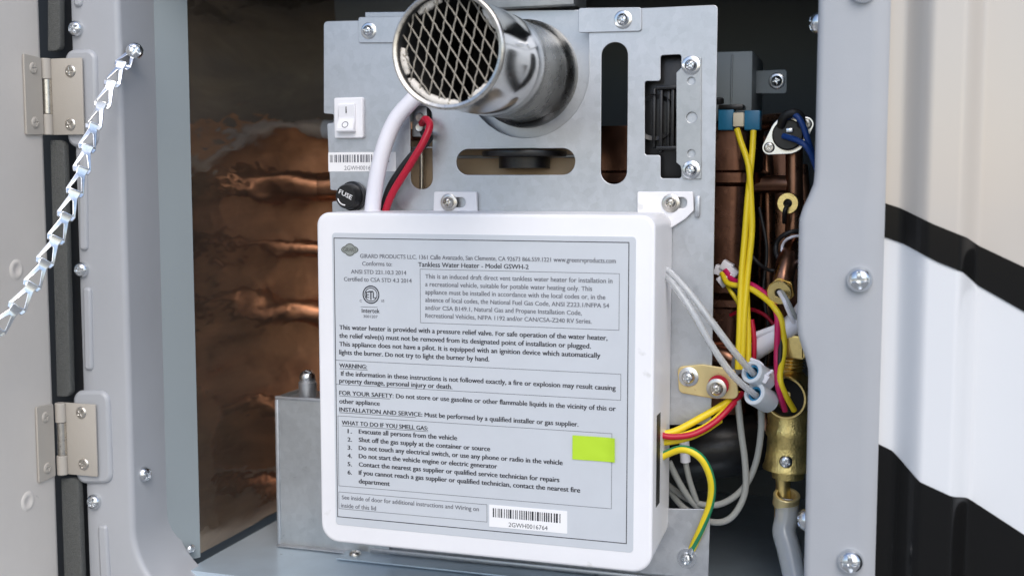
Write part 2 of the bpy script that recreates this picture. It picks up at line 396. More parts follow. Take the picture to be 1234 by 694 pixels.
# cabinet interior
structure(box('cabinet_floor', (x_foil+.004, y_foil-.026, z_floor-.004), (x_right+.06, y_back, z_floor), M['floor'], bev=0))
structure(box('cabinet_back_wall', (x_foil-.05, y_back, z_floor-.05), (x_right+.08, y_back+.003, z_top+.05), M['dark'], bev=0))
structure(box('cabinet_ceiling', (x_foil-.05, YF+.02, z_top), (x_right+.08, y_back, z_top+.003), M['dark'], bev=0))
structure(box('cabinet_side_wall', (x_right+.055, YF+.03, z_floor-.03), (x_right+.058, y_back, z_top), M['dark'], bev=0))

zsp = Z(300, 150, .25)
structure(box('back_panel', (x_foil-.02, .262, zsp), (-.05, .265, z_top), M['liner'], bev=0))  # added unseen panel, greys the top of the foil's reflection
structure(box('copper_back_sheet', (x_foil-.02, .261, z_floor), (-.05, .264, zsp), M['copper_sheet'], bev=0))  # added unseen sheet, gives the foil copper to reflect
# foil-faced insulation on the left wall: a gently buckled sheet
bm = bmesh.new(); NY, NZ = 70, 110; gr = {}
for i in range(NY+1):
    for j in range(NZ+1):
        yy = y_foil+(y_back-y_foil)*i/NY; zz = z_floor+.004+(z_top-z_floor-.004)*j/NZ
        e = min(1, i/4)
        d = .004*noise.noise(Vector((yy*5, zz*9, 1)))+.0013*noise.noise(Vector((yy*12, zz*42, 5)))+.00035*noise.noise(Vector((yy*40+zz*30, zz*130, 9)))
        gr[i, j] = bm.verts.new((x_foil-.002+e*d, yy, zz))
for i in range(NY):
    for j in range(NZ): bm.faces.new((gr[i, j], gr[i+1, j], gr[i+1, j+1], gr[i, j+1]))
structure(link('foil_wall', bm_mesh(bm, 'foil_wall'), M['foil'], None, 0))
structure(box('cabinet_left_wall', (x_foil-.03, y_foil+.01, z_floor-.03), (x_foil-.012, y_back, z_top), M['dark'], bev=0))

# ================================================================== COMPARTMENT FRAME
fr = thing('compartment_frame', 'grey painted metal frame with screws round the open heater compartment', 'frame', (0, YF, z_floor))
zB = z_floor-.012
zT = z_top-.01
cr = .056
# inner contour (opening edge), counter-clockwise seen from the front, starting top left and going down
inner = []
def add(x, z): inner.append(Vector((x, z)))
n_l = 14
for k in range(n_l): add(x_in, zT+(zB+cr-zT)*k/n_l)
for k in range(13):
    a = math.pi+k*math.pi/2/12; add(x_in+cr+cr*math.cos(a), zB+cr+cr*math.sin(a))
for k in range(1, 8): add(x_in+cr+(x_right-cr-x_in-cr)*k/8, zB)
for k in range(13):
    a = 1.5*math.pi+k*math.pi/2/12; add(x_right-cr+cr*math.cos(a), zB+cr+cr*math.sin(a))
def bulge(z):
    za, zb, zc, zd = Z(970, 213, YF), Z(970, 268, YF), Z(970, 392, YF), Z(970, 452, YF)
    ss = lambda t: (lambda q: q*q*(3-2*q))(min(1, max(0, t)))
    return .0076*ss((za-z)/(za-zb))*ss((z-zd)/(zc-zd))+.001*ss((za-z)/(za-zb))
for k in range(1, 61):
    z = zB+cr+(zT-zB-cr)*k/60; add(x_right-bulge(z), z)
xo_l, xo_r = X(95, YF), X(1064, YF)
def outer(p):
    # straight outer edge of the flange
    x = p.x; z = p.y
    f = (x-x_in)/(x_right-x_in)
    if p.y <= zB+cr and .0 < f < 1 and p.y < zB+cr*.999:
        return Vector((xo_l+(xo_r-xo_l)*max(0, min(1, (x-x_in)/(x_right-x_in))), zB-.03-(.0 if .2 < f < .8 else 0)))
    return Vector((xo_l if f < .5 else xo_r, z))
prof = [(0.0, y_foil-.014), (0, -.034), (0, YF+.0045)]
for k in range(1, 7):
    a = k*math.pi/2/6; prof.append((.0045*(1-math.cos(a)), YF+.0045-.0045*math.sin(a)))
bm = bmesh.new(); rows = []
NN = len(inner)
for i, p in enumerate(inner):
    t = (inner[min(i+1, NN-1)]-inner[max(i-1, 0)]).normalized(); nrm = Vector((t.y, -t.x))   # outward of the opening
    if nrm.dot(Vector(((x_in+x_right)/2, 0))-p) > 0: nrm = -nrm
    row = []
    for off, yy in prof: q = p+nrm*off; row.append(bm.verts.new((q.x, yy, q.y)))
    q = p+nrm*.0045; o = outer(p)
    for f in (.35, .7, .93): v = q.lerp(o, f); row.append(bm.verts.new((v.x, YF, v.y)))
    row.append(bm.verts.new((o.x, YF+.002, o.y))); row.append(bm.verts.new((o.x, YF+.016, o.y)))
    rows.append(row)
for A, B in zip(rows, rows[1:]):
    for k in range(len(A)-1): bm.faces.new((A[k], A[k+1], B[k+1], B[k]))
link('frame_flange', bm_mesh(bm, 'frame_flange'), M['frame'], fr, 45)
# liner between the frame and the foil wall
b0, b1 = at(179, 300, -.036), at(233, 300, y_foil)
bm = bmesh.new()
vv = [(b0.x-.003, -.040), (b0.x, -.036), (b1.x-.001, y_foil-.002), (b1.x, y_foil-.0005), (b1.x-.006, y_foil+.002)]
lo = [bm.verts.new((x, y, z_floor+.002)) for x, y in vv]; hi = [bm.verts.new((x, y, zT)) for x, y in vv]
for k in range(len(vv)-1): bm.faces.new((lo[k], lo[k+1], hi[k+1], hi[k]))
link('jamb_liner', bm_mesh(bm, 'jamb_liner'), M['liner'], fr, 30)
# embossed ribs and hinge pads of the left flange
def pad(x0, y0, x1, y1, h, rr, name='embossed_rib'):
    o = fillet([Vector((at(a, b, YF).x, at(a, b, YF).z)) for a, b in ((x0[0], y0), (x1[0], y0), (x1[1], y1), (x0[1], y1))], rr, 6)
    plate(name, o, YF-h, h*2, M['frame'], fr, bev=h*.95, smooth=0)
pad((96, 97), 180, (106, 107), 302, .0022, .003); pad((101, 103), 346, (111, 113), 446, .0022, .003)
pad((119, 122), 632, (130, 134), 700, .0022, .003); pad((90, 90), -40, (100, 100), 9, .0022, .003)
pad((80, 84), 60, (118, 120), 178, .003, .008, 'hinge_pad'); pad((90, 94), 470, (133, 137), 582, .003, .008, 'hinge_pad')
for px, py, r in ((92, 35, 10.5), (99, 325, 10.5), (114, 604, 10.5)): screw(at(px, py, YF-.0005), (0.05, -1, .03), r*S(YF), M['zinc'], fr, 'dome')
for px, py, r in ((1036, 337, 14), (1025, 676, 14)): screw(at(px, py, YF-.0005), FRONT, r*S(YF), M['zinc'], fr, 'dome', spin=.1)
for px, py in ((1004, -11),): screw(at(1040, py, YF-.0005), FRONT, 14*S(YF), M['zinc'], fr, 'dome')
p = atx(173, 571, x_in); screw((x_in+.0003, p.y, p.z), (1, -.25, 0), 10.5*S(-.06), M['zinc'], fr, 'dome')
p = at(230, 661, y_foil-.012); screw((p.x, p.y, p.z), (1, -.3, 0), 6*S(), M['zinc'], fr, 'pan')
for py in (28, 626):
    p = at(984 if py < 100 else 972, py, -.045); screw((x_right-.0004 if py < 100 else x_right-.0012, p.y, p.z), (-1, -.2, 0), 12*S(-.045), M['zinc'], fr, 'dome')

# black backing that puts the shade into the hinge gap
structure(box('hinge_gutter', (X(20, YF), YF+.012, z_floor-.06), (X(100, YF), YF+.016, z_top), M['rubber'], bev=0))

# ================================================================== SIDING
sx0, sx1 = X(1058, YF), X(1420, YF)
def sprof(x):
    u = lambda px: X(px, YF)
    ss = lambda t: (lambda q: q*q*(3-2*q))(min(1, max(0, t)))
    d = ss((x-u(1080))/(u(1118)-u(1080)))*(1-ss((x-u(1150))/(u(1181)-u(1150))))
    return YF+.008-.017*d
def siding_part(name, top, bot, off, m, parent):
    """top/bot: list of (px, py) along the stripe's edges"""
    def edge(L, x):
        pts = [(at(a, b, YF).x, at(a, b, YF).z) for a, b in L]
        if x <= pts[0][0]: a, b = pts[0], pts[1]
        elif x >= pts[-1][0]: a, b = pts[-2], pts[-1]
        else:
            for a, b in zip(pts, pts[1:]):
                if a[0] <= x <= b[0]: break
        return a[1]+(b[1]-a[1])*(x-a[0])/(b[0]-a[0])
    bm = bmesh.new(); n = 150; th = .0008; rows = []
    for i in range(n+1):
        x = sx0+(sx1-sx0)*i/n; y = sprof(x)-off
        zt, zb = edge(top, x), edge(bot, x); row = []
        for k in range(5): row.append(bm.verts.new((x, y, zt+(zb-zt)*k/4)))
        row.append(bm.verts.new((x, y+th, zb))); row.insert(0, bm.verts.new((x, y+th, zt))); rows.append(row)
    for A, B in zip(rows, rows[1:]):
        for k in range(6): bm.faces.new((A[k], B[k], B[k+1], A[k+1]))
    return link(name, bm_mesh(bm, name), m, parent, 40)
sg = thing('side_wall', 'glossy white ribbed vehicle side wall with taupe and black vinyl stripes', 'vehicle wall', (sx0, YF, z_floor))
siding_part('wall_skin', [(1060, -900), (1420, -900)], [(1060, 1900), (1420, 1900)], 0, M['gel_white'], sg)
siding_part('taupe_stripe', [(1060, -900), (1420, -900)], [(1060, 246), (1085, 253), (1125, 272), (1165, 288), (1181, 299), (1234, 324), (1420, 405)], .0005, M['vinyl_taupe'], sg)
siding_part('black_stripe', [(1060, 243), (1085, 251), (1125, 270), (1165, 286), (1181, 297), (1234, 322), (1420, 402)], [(1060, 284), (1090, 295), (1130, 315), (1160, 327), (1181, 346), (1234, 376), (1420, 470)], .0009, M['vinyl_black'], sg)
siding_part('black_stripe', [(1055, 536), (1075, 546), (1108, 576), (1165, 602), (1234, 647), (1420, 760)], [(1055, 800), (1420, 1000)], .0009, M['vinyl_black'], sg)
# the wall goes on round the opening
wl = thing('vehicle_side', 'painted vehicle side above and below the open compartment', 'vehicle wall', (0, YF+.02, z_floor-.7))
box('wall_skin', (-1.6, YF+.017, z_top+.02), (sx1, YF+.02, z_top+.9), M['gel_white'], wl, bev=0)
box('wall_skin', (-1.6, YF+.017, z_floor-.5), (sx1, YF+.02, z_floor-.042), M['gel_white'], wl, bev=0)
box('wall_skin', (-1.6, YF+.018, z_floor-.042), (X(40, YF)-.01, YF+.021, z_top+.02), M['gel_white'], wl, bev=0)
box('wall_skin', (sx1, YF+.005, z_floor-.5), (sx1+1.2, YF+.008, z_top+.9), M['gel_white'], wl, bev=0)

# ================================================================== DOOR
HX, HY = X(62, YF-.008), YF-.008
A_ = R(92)
dv = Vector((-math.cos(A_), -math.sin(A_), 0)); dn = Vector((math.sin(A_), -math.cos(A_), 0))      # along the door, out of its inner face
if dn.x < 0: dn = -dn
dt = thing('compartment_door', 'beige metal compartment door swung open on two painted hinges', 'door', (HX, HY, z_floor))
def dpt(s, o, z): return Vector((HX, HY, z))+dv*s+dn*o
bm = bmesh.new()
pr = [(.30, -.018), (.30, 0), (.006, 0), (.003, -.0006), (.0008, -.003), (0, -.006), (0, -.018)]
lo = [bm.verts.new(dpt(s, o, z_floor-.03)) for s, o in pr]; hi = [bm.verts.new(dpt(s, o, z_top)) for s, o in pr]
for k in range(len(pr)-1): bm.faces.new((lo[k], lo[k+1], hi[k+1], hi[k]))
bm.faces.new(lo); bm.faces.new(hi)
link('door_panel', bm_mesh(bm, 'door_panel'), M['door'], dt, 40)
# foam seal along the hinge edge, broken at the hinges
for (t0, t1), (l0, l1, r0, r1) in (((-60, 62), (57, 57, 72, 72)), ((169, 478), (60, 68, 77, 85)), ((576, 760), (73, 79, 94, 101))):
    yy = YF-.004
    o = fillet(pxs([(l0, t0), (r0, t0), (r1, t1), (l1, t1)], yy), [.001, .005, .005, .001], 5)
    plate('foam_seal', o, yy, .006, M['foam'], dt, bev=.001)
for py, s in ((95, .06), (325, .038), (602, .035)):
    c = at(8 if py < 100 else (18 if py < 400 else 38), py, -.1)
    q = Vector((HX, HY, 0)); s_ = abs((c-q).dot(dv)) if False else s
    rowz = atx(c and (8 if py < 100 else (18 if py < 400 else 38)), py, HX+dv.x*s).z
    lathe('dimple', [(.0075, -.0001), (.006, .0006), (.004, .0007), (.003, .0001), (0, 0)], dpt(s, 0.0001, rowz), dn, M['door'], dt, 28)
# hinges
def hinge(kx, y0, y1, lx, dx):
    zt, zb = Z(kx, y0, HY), Z(kx, y1, HY); h = zt-zb
    hg = box('hinge_leaf', (X(kx, HY, (y0+y1)/2)+.004, YF-.0062, zb), (X(lx, YF-.006, (y0+y1)/2), YF-.0046, zt), M['hinge'], dt, bev=.0005)
    # door leaf on the inner face
    c = Matrix.Translation(dpt(0, .0012, 0)) @ Matrix(((dv.x, 0, dn.x, 0), (dv.y, 0, dn.y, 0), (0, 1, 0, 0), (0, 0, 0, 1)))
    o = fillet([Vector((.005, zb)), Vector((.024, zb-.001)), Vector((.024, zt+.001)), Vector((.005, zt))], .0012)
    lf = plate('hinge_leaf', o, 0, .0016, M['hinge'], dt, frame=c)
    kxw = X(kx, HY, (y0+y1)/2)
    for a, b in ((0, .27), (.73, 1)): lathe('knuckle', [(0, 0), (.0036, 0), (.004, .0005), (.004, h*(b-a)-.0005), (.0036, h*(b-a)), (0, h*(b-a))], (kxw+.003, HY, zt-h*b), (0, 0, 1), M['hinge'], hg, 24)
    lathe('knuckle', [(0, 0), (.0032, 0), (.0035, .0004), (.0035, h*.45), (0, h*.45)], (kxw+.0035, HY, zb+h*.275), (0, 0, 1), M['nickel'], hg, 24)
    return hg, lf, zt, zb
for kx, y0, y1, lx, dx, sc in ((52, 71, 163, 100, 26, ((85, 86), (85, 150))), (70, 485, 571, 116, 46, ((98, 497), (101, 559)))):
    hg, lf, zt, zb = hinge(kx, y0, y1, lx, dx)
    for a, b in sc: screw(at(a, b, YF-.0062), FRONT, 8.2*S(YF), M['nickel'], hg, 'flat')
    for f in (.15, .85): screw(dpt(.0145, .002, zb+(zt-zb)*f), dn, .0042, M['hinge'], lf, 'flat')

# ================================================================== CHAIN
ch = thing('sash_chain', 'bright stamped steel sash chain hanging from a screw on the jamb', 'chain', at(160, 62, -.062))
path = smooth_path([at(159, 64, -.064), at(140, 92, -.082), at(112, 155, -.105), at(93, 222, -.128), at(66, 290, -.15), at(32, 353, -.172), at(-4, 396, -.19), at(-40, 425, -.205)], 24)
Ll, Wl = .0236, .0128
def link_shape():
    o = fillet([Vector(p) for p in ((-.5*Wl*.62, Ll*.42), (.5*Wl*.62, Ll*.42), (.5*Wl*.5, Ll*.2), (.5*Wl, -Ll*.36), (.5*Wl*.8, -Ll*.5), (-.5*Wl*.8, -Ll*.5), (-.5*Wl, -Ll*.36), (-.5*Wl*.5, Ll*.2))], .0009, 3)
    h = fillet([Vector(p) for p in ((0, Ll*.16), (Wl*.32, -Ll*.33), (-Wl*.32, -Ll*.33))], .0008, 3)
    return o, h
o_, h_ = link_shape()
lk0 = plate('link', o_, 0, .0011, M['zinc'], None, [h_], bev=.0004, frame=Matrix.Identity(4))
lme = lk0.data
# fold the neck over and dish the link so that it is not flat
for v in lme.vertices: v.co.z += .0016*math.cos(v.co.x/(Wl*.5)*1.4)+(.0016*max(0, (v.co.y-Ll*.16)/(Ll*.26))**2)-(.0008*max(0, (-v.co.y-Ll*.3)/(Ll*.2)))
bpy.data.objects.remove(lk0)
acc = 0; pitch = Ll*.76; nxt = .006; i_l = 0
for a, b in zip(path, path[1:]):
    seg = (b-a).length
    while acc+seg >= nxt:
        c = a.lerp(b, (nxt-acc)/seg); T = (a-b).normalized(); V = (CAM-c).normalized()
        twist = (-.45 if i_l < 4 else .15)+.05*(-1)**i_l
        n_ = (V-T*V.dot(T)).normalized(); n_ = Matrix.Rotation(twist, 3, T) @ n_; s_ = T.cross(n_)
        o = bpy.data.objects.new('link', lme); COL.objects.link(o); o.parent = ch; o.matrix_parent_inverse = Wm(ch).inverted()
        o.matrix_basis = Matrix(((s_.x, T.x, n_.x, c.x), (s_.y, T.y, n_.y, c.y), (s_.z, T.z, n_.z, c.z), (0, 0, 0, 1)))
        nxt += pitch; i_l += 1
    acc += seg
p = at(162, 62, -.064); screw(p, (.75, -.8, .1), 11.5*S(-.064), M['zinc'], ch, 'dome')

# ================================================================== WATER HEATER
ht = thing('water_heater', 'open tankless water heater with galvanised front plate and chrome vent pipe', 'water heater', (0, .1, z_floor))
s0 = S(0)
outl = pxs([(390, 26), (390, 137), (402, 138), (402, 148), (394, 149), (398, 229), (408, 230), (408, 242), (400, 243), (402, 330), (800, 330), (800, 512), (857, 511), (865, 6), (709, 13), (709, 86)], 0)
# the big round cut-out round the vent pipe
arc = []
vc = at(634, 88, 0)
for k in range(0, 15):
    a = R(-2)-k*R(160)/14; arc.append(Vector((vc.x+.0462*math.cos(a), vc.z+.0462*math.sin(a))))
outl = outl[:-1]+arc+pxs([(560, 60), (560, 22)], 0)
rr = [.002]*len(outl)
holes = []
def slot(x0, y0, x1, y1, r): return fillet(rect(x0, y0, x1, y1, 0), r, 8)
holes.append(slot(550, 180, 693, 211, .0092)); holes.append(slot(725, 52, 756, 222, .0092)); holes.append(slot(494, 128, 521, 228, .008))
holes.append(fillet(pxs([(796, 67), (821, 66), (821, 215), (796, 215), (796, 187), (777, 187), (777, 98), (796, 98)], 0), .0018, 4))
mp = plate('mounting_plate', fillet(outl, [.003]+[.0012]*9+[.0012]*3+[.003]+[0]*(len(outl)-14), 3), 0, .0014, M['galv'], ht, holes, bev=.0004)
# rear plate seen inside the cut-out, upper flange
plate('rear_plate', pxs([(440, 15), (712, 12), (712, 178), (440, 178)], .012), .012, .0012, M['galv'], ht, [circ(vc.x, vc.z, .030), fillet(rect(486, 100, 532, 178, .012), .004, 4)])
box('top_rail', (X(575, .02), .003, Z(600, 10, .003)), (X(697, .02), .04, Z(600, -50, .02)), M['galv_dull'], ht, bev=.001)
# tabs
t1 = plate('clamp_tab', fillet(pxs([(432, 21), (520, 20), (520, 52), (432, 52)], -.0012), .0016), -.0016, .0015, M['galv'], ht)
screw(at(444.5, 37.5, -.0016), FRONT, 10*s0, M['zinc'], t1, 'washer')
t2 = plate('clamp_tab', fillet(pxs([(697, 10), (773, 9), (773, 38), (697, 40)], -.0012), .002), -.0016, .0015, M['galv'], ht)
screw(at(751, 24, -.0016), FRONT, 10.5*s0, M['zinc'], t2, 'washer')
# strip bracket over the fan opening
hb = [circ(at(833.5, 98, 0).x, at(833.5, 98, 0).z, 4.2*s0, 18), circ(at(834, 142, 0).x, at(834, 142, 0).z, 6*s0, 20), circ(at(833.5, 185, 0).x, at(833.5, 185, 0).z, 4.2*s0, 18)]
fb = plate('strip_bracket', fillet(pxs([(824, 70), (845, 69), (845, 216), (823, 216), (820, 200), (815, 196), (815, 88), (821, 82)], -.0014), .0008), -.0018, .0016, M['galv_dull'], ht, hb)
for py in (79, 205): screw(at(833, py, -.0018), FRONT, 10.5*s0, M['zinc'], fb, 'washer')
# fan in the T-shaped opening
fn = box('fan_housing', (X(770, .008), .008, Z(800, 225, .008)), (X(830, .008), .05, Z(800, 60, .008)), M['black'], ht, bev=.002)
fx0, fx1 = X(778, .003), X(824, .003)
for k, px in enumerate((783, 792, 800, 806, 813)): box('rib', (X(px, .003), .0025 if k % 2 else .005, Z(800, 178+6*(k == 1), .003)), (X(px+4, .003), .0085, Z(800, 106, .003)), M['black'], fn, bev=.0008)
for py in (103, 176): box('rib', (X(788, .001), .001, Z(800, py+5, .001)), (X(822, .001), .0085, Z(800, py, .001)), M['black'], fn, bev=.0009)
lathe('hub', [(0, .0), (.012, 0), (.016, .002), (.016, .006)], at(790, 142, .0085), FRONT, M['black'], fn, 36)
# things behind the slots
bd = box('burner_box', (X(488, .03), .03, Z(600, 250, .03)), (X(702, .03), .16, Z(600, 168, .03)), M['tan'], ht, bev=.003)
lathe('fan_wheel', [(0, 0), (.019, 0), (.019, .008), (.031, .0085), (.0315, .0105), (.031, .0125), (.012, .013), (0, .013)], at(632, 203, .024), (0, 0, 1), M['black'], ht, 40)
box('bracket_strap', (X(545, .03), .028, Z(600, 191, .03)), (X(700, .03), .03, Z(600, 187, .03)), M['galv_dull'], ht)
tb = box('terminal_strip', (X(499, .006), .004, Z(508, 165, .006)), (X(517, .006), .014, Z(508, 127, .006)), M['galv_dull'], ht, bev=.001)
for py in (142, 154): lathe('terminal', [(0, 0), (.003, 0), (.0035, .0015), (.0028, .003), (0, .0026)], at(507, py, .004), FRONT, M['nickel'], tb, 20)
rod = tube('rod', [at(508, 175, .02), at(508, 235, .02)], .0016, M['nickel'], ht, raw=True)
# on/off rocker switch
sw = plate('rocker_switch', fillet(rect(402, 118, 437, 167, -.004), .0015, 4), -.004, .0045, M['white'], ht, bev=.001)
q = rect(408, 125, 429, 160, -.004)
bm = bmesh.new(); cx = (q[0].x+q[1].x)/2
pr = [(-.0045, q[0].y), (-.0062, q[0].y-.0012), (-.0052, (q[0].y+q[2].y)/2), (-.0092, q[2].y+.0022), (-.0088, q[2].y+.0004), (-.003, q[2].y), (-.003, q[0].y)]
lo = [bm.verts.new((q[0].x, a, b)) for a, b in pr]; hi = [bm.verts.new((q[1].x, a, b)) for a, b in pr]
for k in range(len(pr)): bm.faces.new((lo[k], lo[(k+1) % len(pr)], hi[(k+1) % len(pr)], hi[k]))
bm.faces.new(lo); bm.faces.new(hi); bmesh.ops.bevel(bm, geom=bm.edges[:], offset=.0005, segments=2, affect='EDGES')
link('rocker', bm_mesh(bm, 'rocker'), M['white'], sw, 30)
zc = (q[0].y+q[2].y)/2
def on_rocker(z):
    for (a, b), (c, d) in zip(pr, pr[1:]):
        if d <= z <= b and b > d: return a+(c-a)*(b-z)/(b-d)
box('switch_mark', (cx-.0004, -.0061, zc+.0035), (cx+.0003, -.0055, zc+.0082), M['ink'], sw, bev=0)
tz = zc-.0052; ty = on_rocker(tz); slope = Vector((0, -.0092+.0052, q[2].y+.0022-zc)).normalized()
nr = Vector((1, 0, 0)).cross(slope); nr = nr if nr.y < 0 else -nr
lathe('switch_mark', [(.0021, .0001), (.0026, .0001)], (cx-.0002, ty-.0001, tz), nr, M['ink'], sw, 32)
# barcode sticker on the plate
q = rect(395.5, 184, 477, 207, -.0003); st = sheet('barcode_sticker', q[0].x, q[0].y, q[1].x, q[2].y, -.0003, .0002, M['paper'], ht)
bars('barcode', X(400, 0), X(472, 0), q[0].y-.0075, q[0].y-.0018, -.0004, M['ink_grey'], st, 3)
text_mesh('2GWH0016764', X(417, 0), X(458, 0), q[2].y+.0012, -.0004, .0033, 0, 'ink_grey', st)
# fuse holder
fc = at(424, 236.5, -.004)
fu = lathe('fuse_holder', [(.0112, .0), (.0112, .003), (.0098, .0035), (.0092, .011), (.0082, .0125), (0, .0125)], (fc.x, 0, fc.z), (-.12, -1, -.02), M['black'], ht, 36)
fm = Matrix.Translation(Vector((fc.x-.0015, -.0127, fc.z-.0003))) @ Matrix.Rotation(R(-7), 4, 'Z') @ Matrix.Rotation(math.pi/2, 4, 'X') @ Matrix.Rotation(R(-24), 4, 'Z')
text_mesh('FUSE', -.0062, .0058, .0, 0, .0036, .02, 'paper', fu, frame=fm)
bm = bmesh.new(); pts = [fm @ Vector((.0062*math.cos(R(a)), -.0005+.0058*math.sin(R(a)), .0001)) for a in range(215, 301, 8)]
tube_bm(bm, pts, .00045, 8); link('arrow_mark', bm_mesh(bm, 'arrow_mark'), M['paper'], fu, 0)

# ---- vent pipe
LV = .150
f0 = at(539, 60, -LV); VCx, VCz = f0.x, f0.z
rv = 69*S(-LV)*1.0
vp = lathe('vent_pipe', [(rv*1.12, -.012), (rv*1.10, -.004), (rv*1.03, .0), (rv*.985, .004), (rv*.985, .058), (rv, .060), (rv, .100), (rv*.988, .102), (rv*.99, LV-.006), (rv*1.0, LV-.004), (rv, LV-.0006), (rv*.97, LV), (rv*.93, LV-.0004), (rv*.93, LV-.05), (rv*.93, .02), (0, .02)], (VCx, 0, VCz), FRONT, M['chrome'], ht, 72, 30)
vp.data.materials.append(M['chrome_dull']); vp.data.materials.append(M['soot']); vp.data.materials.append(M['mesh'])
for pl in vp.data.polygons:
    c = pl.center; r_ = math.hypot(c.x-VCx, c.z-VCz); d = -c.y
    if r_ < rv*.955 and d < LV-.0003 and not (r_ > rv*.945 and d > LV-.001): pl.material_index = 2
    elif d < .059: pl.material_index = 1  # darker base paints in where the pipe's bright reflection ends
    elif d > LV-.005 and r_ > rv*.9: pl.material_index = 3
# seam overlap on the right of the pipe and rolled rim
lathe('rim', [(rv*.93, LV-.008), (rv*.935, LV+.0006), (rv*.985, LV+.0012), (rv*1.015, LV+.0004), (rv*1.02, LV-.003), (rv*1.0, LV-.0045)], (VCx, 0, VCz), FRONT, M['nickel'], vp, 72, 40)
bm = bmesh.new()
for fam, ang, sp in ((0, R(-55), .0067), (1, R(77), .0067)):
    d = Vector((math.cos(ang), 0, math.sin(ang))); nn = Vector((-d.z, 0, d.x)); rg = rv*.955
    k = -11
    while k <= 11:
        o = nn*(k*sp+.001); hl = rg*rg-o.length_squared
        if hl > .00001:
            hl = math.sqrt(hl); ns = 22
            pts = []
            for q in range(ns+1):
                t = -hl+2*hl*q/ns
                pp = Vector((VCx, -LV+.0055, VCz))+o+d*t; pp.y += .0005*math.sin(t/sp*2*math.pi+fam*math.pi)+.0004*noise.noise(pp*120); pp += nn*.00035*noise.noise(pp*200+Vector((k, fam, 0)))
                pts.append(pp)
            tube_bm(bm, pts, .00052, 6)
        k += 1
link('mesh_grille', bm_mesh(bm, 'mesh_grille'), M['mesh'], vp, 0)
for a, ln in ((117, 30), (190, 30), (223, 26), (255, 50), (306, 30), (36, 26)):
    bm = bmesh.new(); n = 14
    pts = []
    for k in range(n+1):
        t = R(a-ln/2+ln*k/n); rad = rv*(.90+.02*noise.noise(Vector((a, k*.6, 0)))); pts.append(Vector((VCx+rad*math.cos(t), -LV+.0075, VCz+rad*math.sin(t))))
    tube_bm(bm, pts, lambda f: .0018+.0014*math.sin(f*math.pi)+.0008*noise.noise(Vector((f*9, a, 3))), 9)
    link('fibre_packing', bm_mesh(bm, 'fibre_packing'), M['ceramic'], vp, 0)

# ---- copper heat exchanger (behind the plate)
hx0, hx1 = X(470, .05), X(914, .055)
def rrect(x0, x1, y0, y1, r, n=8):
    return fillet([Vector((x0, y0)), Vector((x1, y0)), Vector((x1, y1)), Vector((x0, y1))], r, n)
zt_, z1_, z2_, zb_ = Z(890, 150, .06), Z(890, 215, .06), Z(890, 366, .06), Z(890, 500, .06)
bm = bmesh.new(); secs = [(zt_, 0), (z1_+.006, 0), (z1_+.004, .0025), (z1_-.003, .0025), (z1_-.006, -.002), (z2_+.008, -.002), (z2_+.003, .003), (z2_-.002, .003), (z2_-.004, -.001), (zb_, -.004)]
prev = None
for z, e in secs:
    c = rrect(hx0-e, hx1+e, .055-e, .185+e, .02)
    cur = [bm.verts.new((p.x, p.y, z)) for p in c]
    if prev:
        for k in range(len(c)): bm.faces.new((prev[k], prev[(k+1) % len(c)], cur[(k+1) % len(c)], cur[k]))
    else: bm.faces.new(cur)
    prev = cur
bm.faces.new(prev)
hxo = thing('heat_exchanger', 'copper heat exchanger body with pressed seams behind the steel plate', 'heat exchanger', ((hx0+hx1)/2, .12, zb_))
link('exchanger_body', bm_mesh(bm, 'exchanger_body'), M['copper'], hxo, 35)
tube('pipe', [at(915, 150, .075), at(930, 147, .072), at(948, 148, .066), at(956, 160, .062), at(957, 185, .06), at(957, 250, .06), at(956, 292, .06)], 9.5*S(.06), M['copper_pipe'], hxo, 20)
pe = tube('pipe', [at(966, 290, .06), at(958, 298, .05), at(950, 310, .035), at(945, 330, .025), at(942, 348, .022)], 11.5*S(.03), M['copper_pipe'], hxo, 20)
tube('pipe', [at(900, 222, .07), at(930, 222, .066), at(955, 222, .062)], 10*S(.06), M['copper_pipe'], hxo, 20)
tube('pipe', [at(840, 425, .06), at(868, 428, .05), at(892, 440, .05), at(915, 470, .06), at(925, 520, .075)], 11*S(.06), M['copper_pipe'], hxo, 20)
box('end_sheet', (X(916, .13), .13, Z(930, 430, .13)), (X(962, .13), .132, Z(930, 165, .13)), M['copper_pipe'], hxo)
tube('pipe', [at(922, 175, .10), at(925, 230, .10), at(926, 330, .10), at(924, 440, .10)], 8*S(.1), M['copper_pipe'], hxo, 18)
tube('pipe', [at(966, 200, .10), at(970, 260, .09), at(968, 330, .08), at(972, 400, .07)], 7*S(.09), M['copper_pipe'], hxo, 18)
def ring(name, px, py, y, ro, ri, h, m, parent, axis, n=36):
    s = S(y); ro *= s; ri *= s; return lathe(name, [(ri, 0), (ri, h), (ri*1.1, h+.0003), (ro*.94, h+.0003), (ro, h-.0003), (ro, 0), (ri, 0)], at(px, py, y), axis, m, parent, n)
def dot(name, px, py, y, r, m, parent, axis): return lathe(name, [(0, .0008), (r*S(y), .0005), (r*S(y), 0)], at(px, py, y), axis, m, parent, 24)  # black disc standing in for the shade in a collar's hole
ring('brass_collar', 950.5, 245, .048, 12, 4.6, .004, M['brass'], hxo, (-.1, -1, 0)); dot('brass_collar', 950.5, 245, .0485, 5, M['rubber'], hxo, (-.1, -1, 0))
tube('sensor_lead', [at(950, 246, .047), at(946, 254, .04), at(945, 268, .05)], .0016, M['rubber'], hxo)
hexprism('hex_nut', 15.5*S(.02), .006, at(942, 350, .018), (-.15, -1, -.1), M['brass'], hxo, .2)
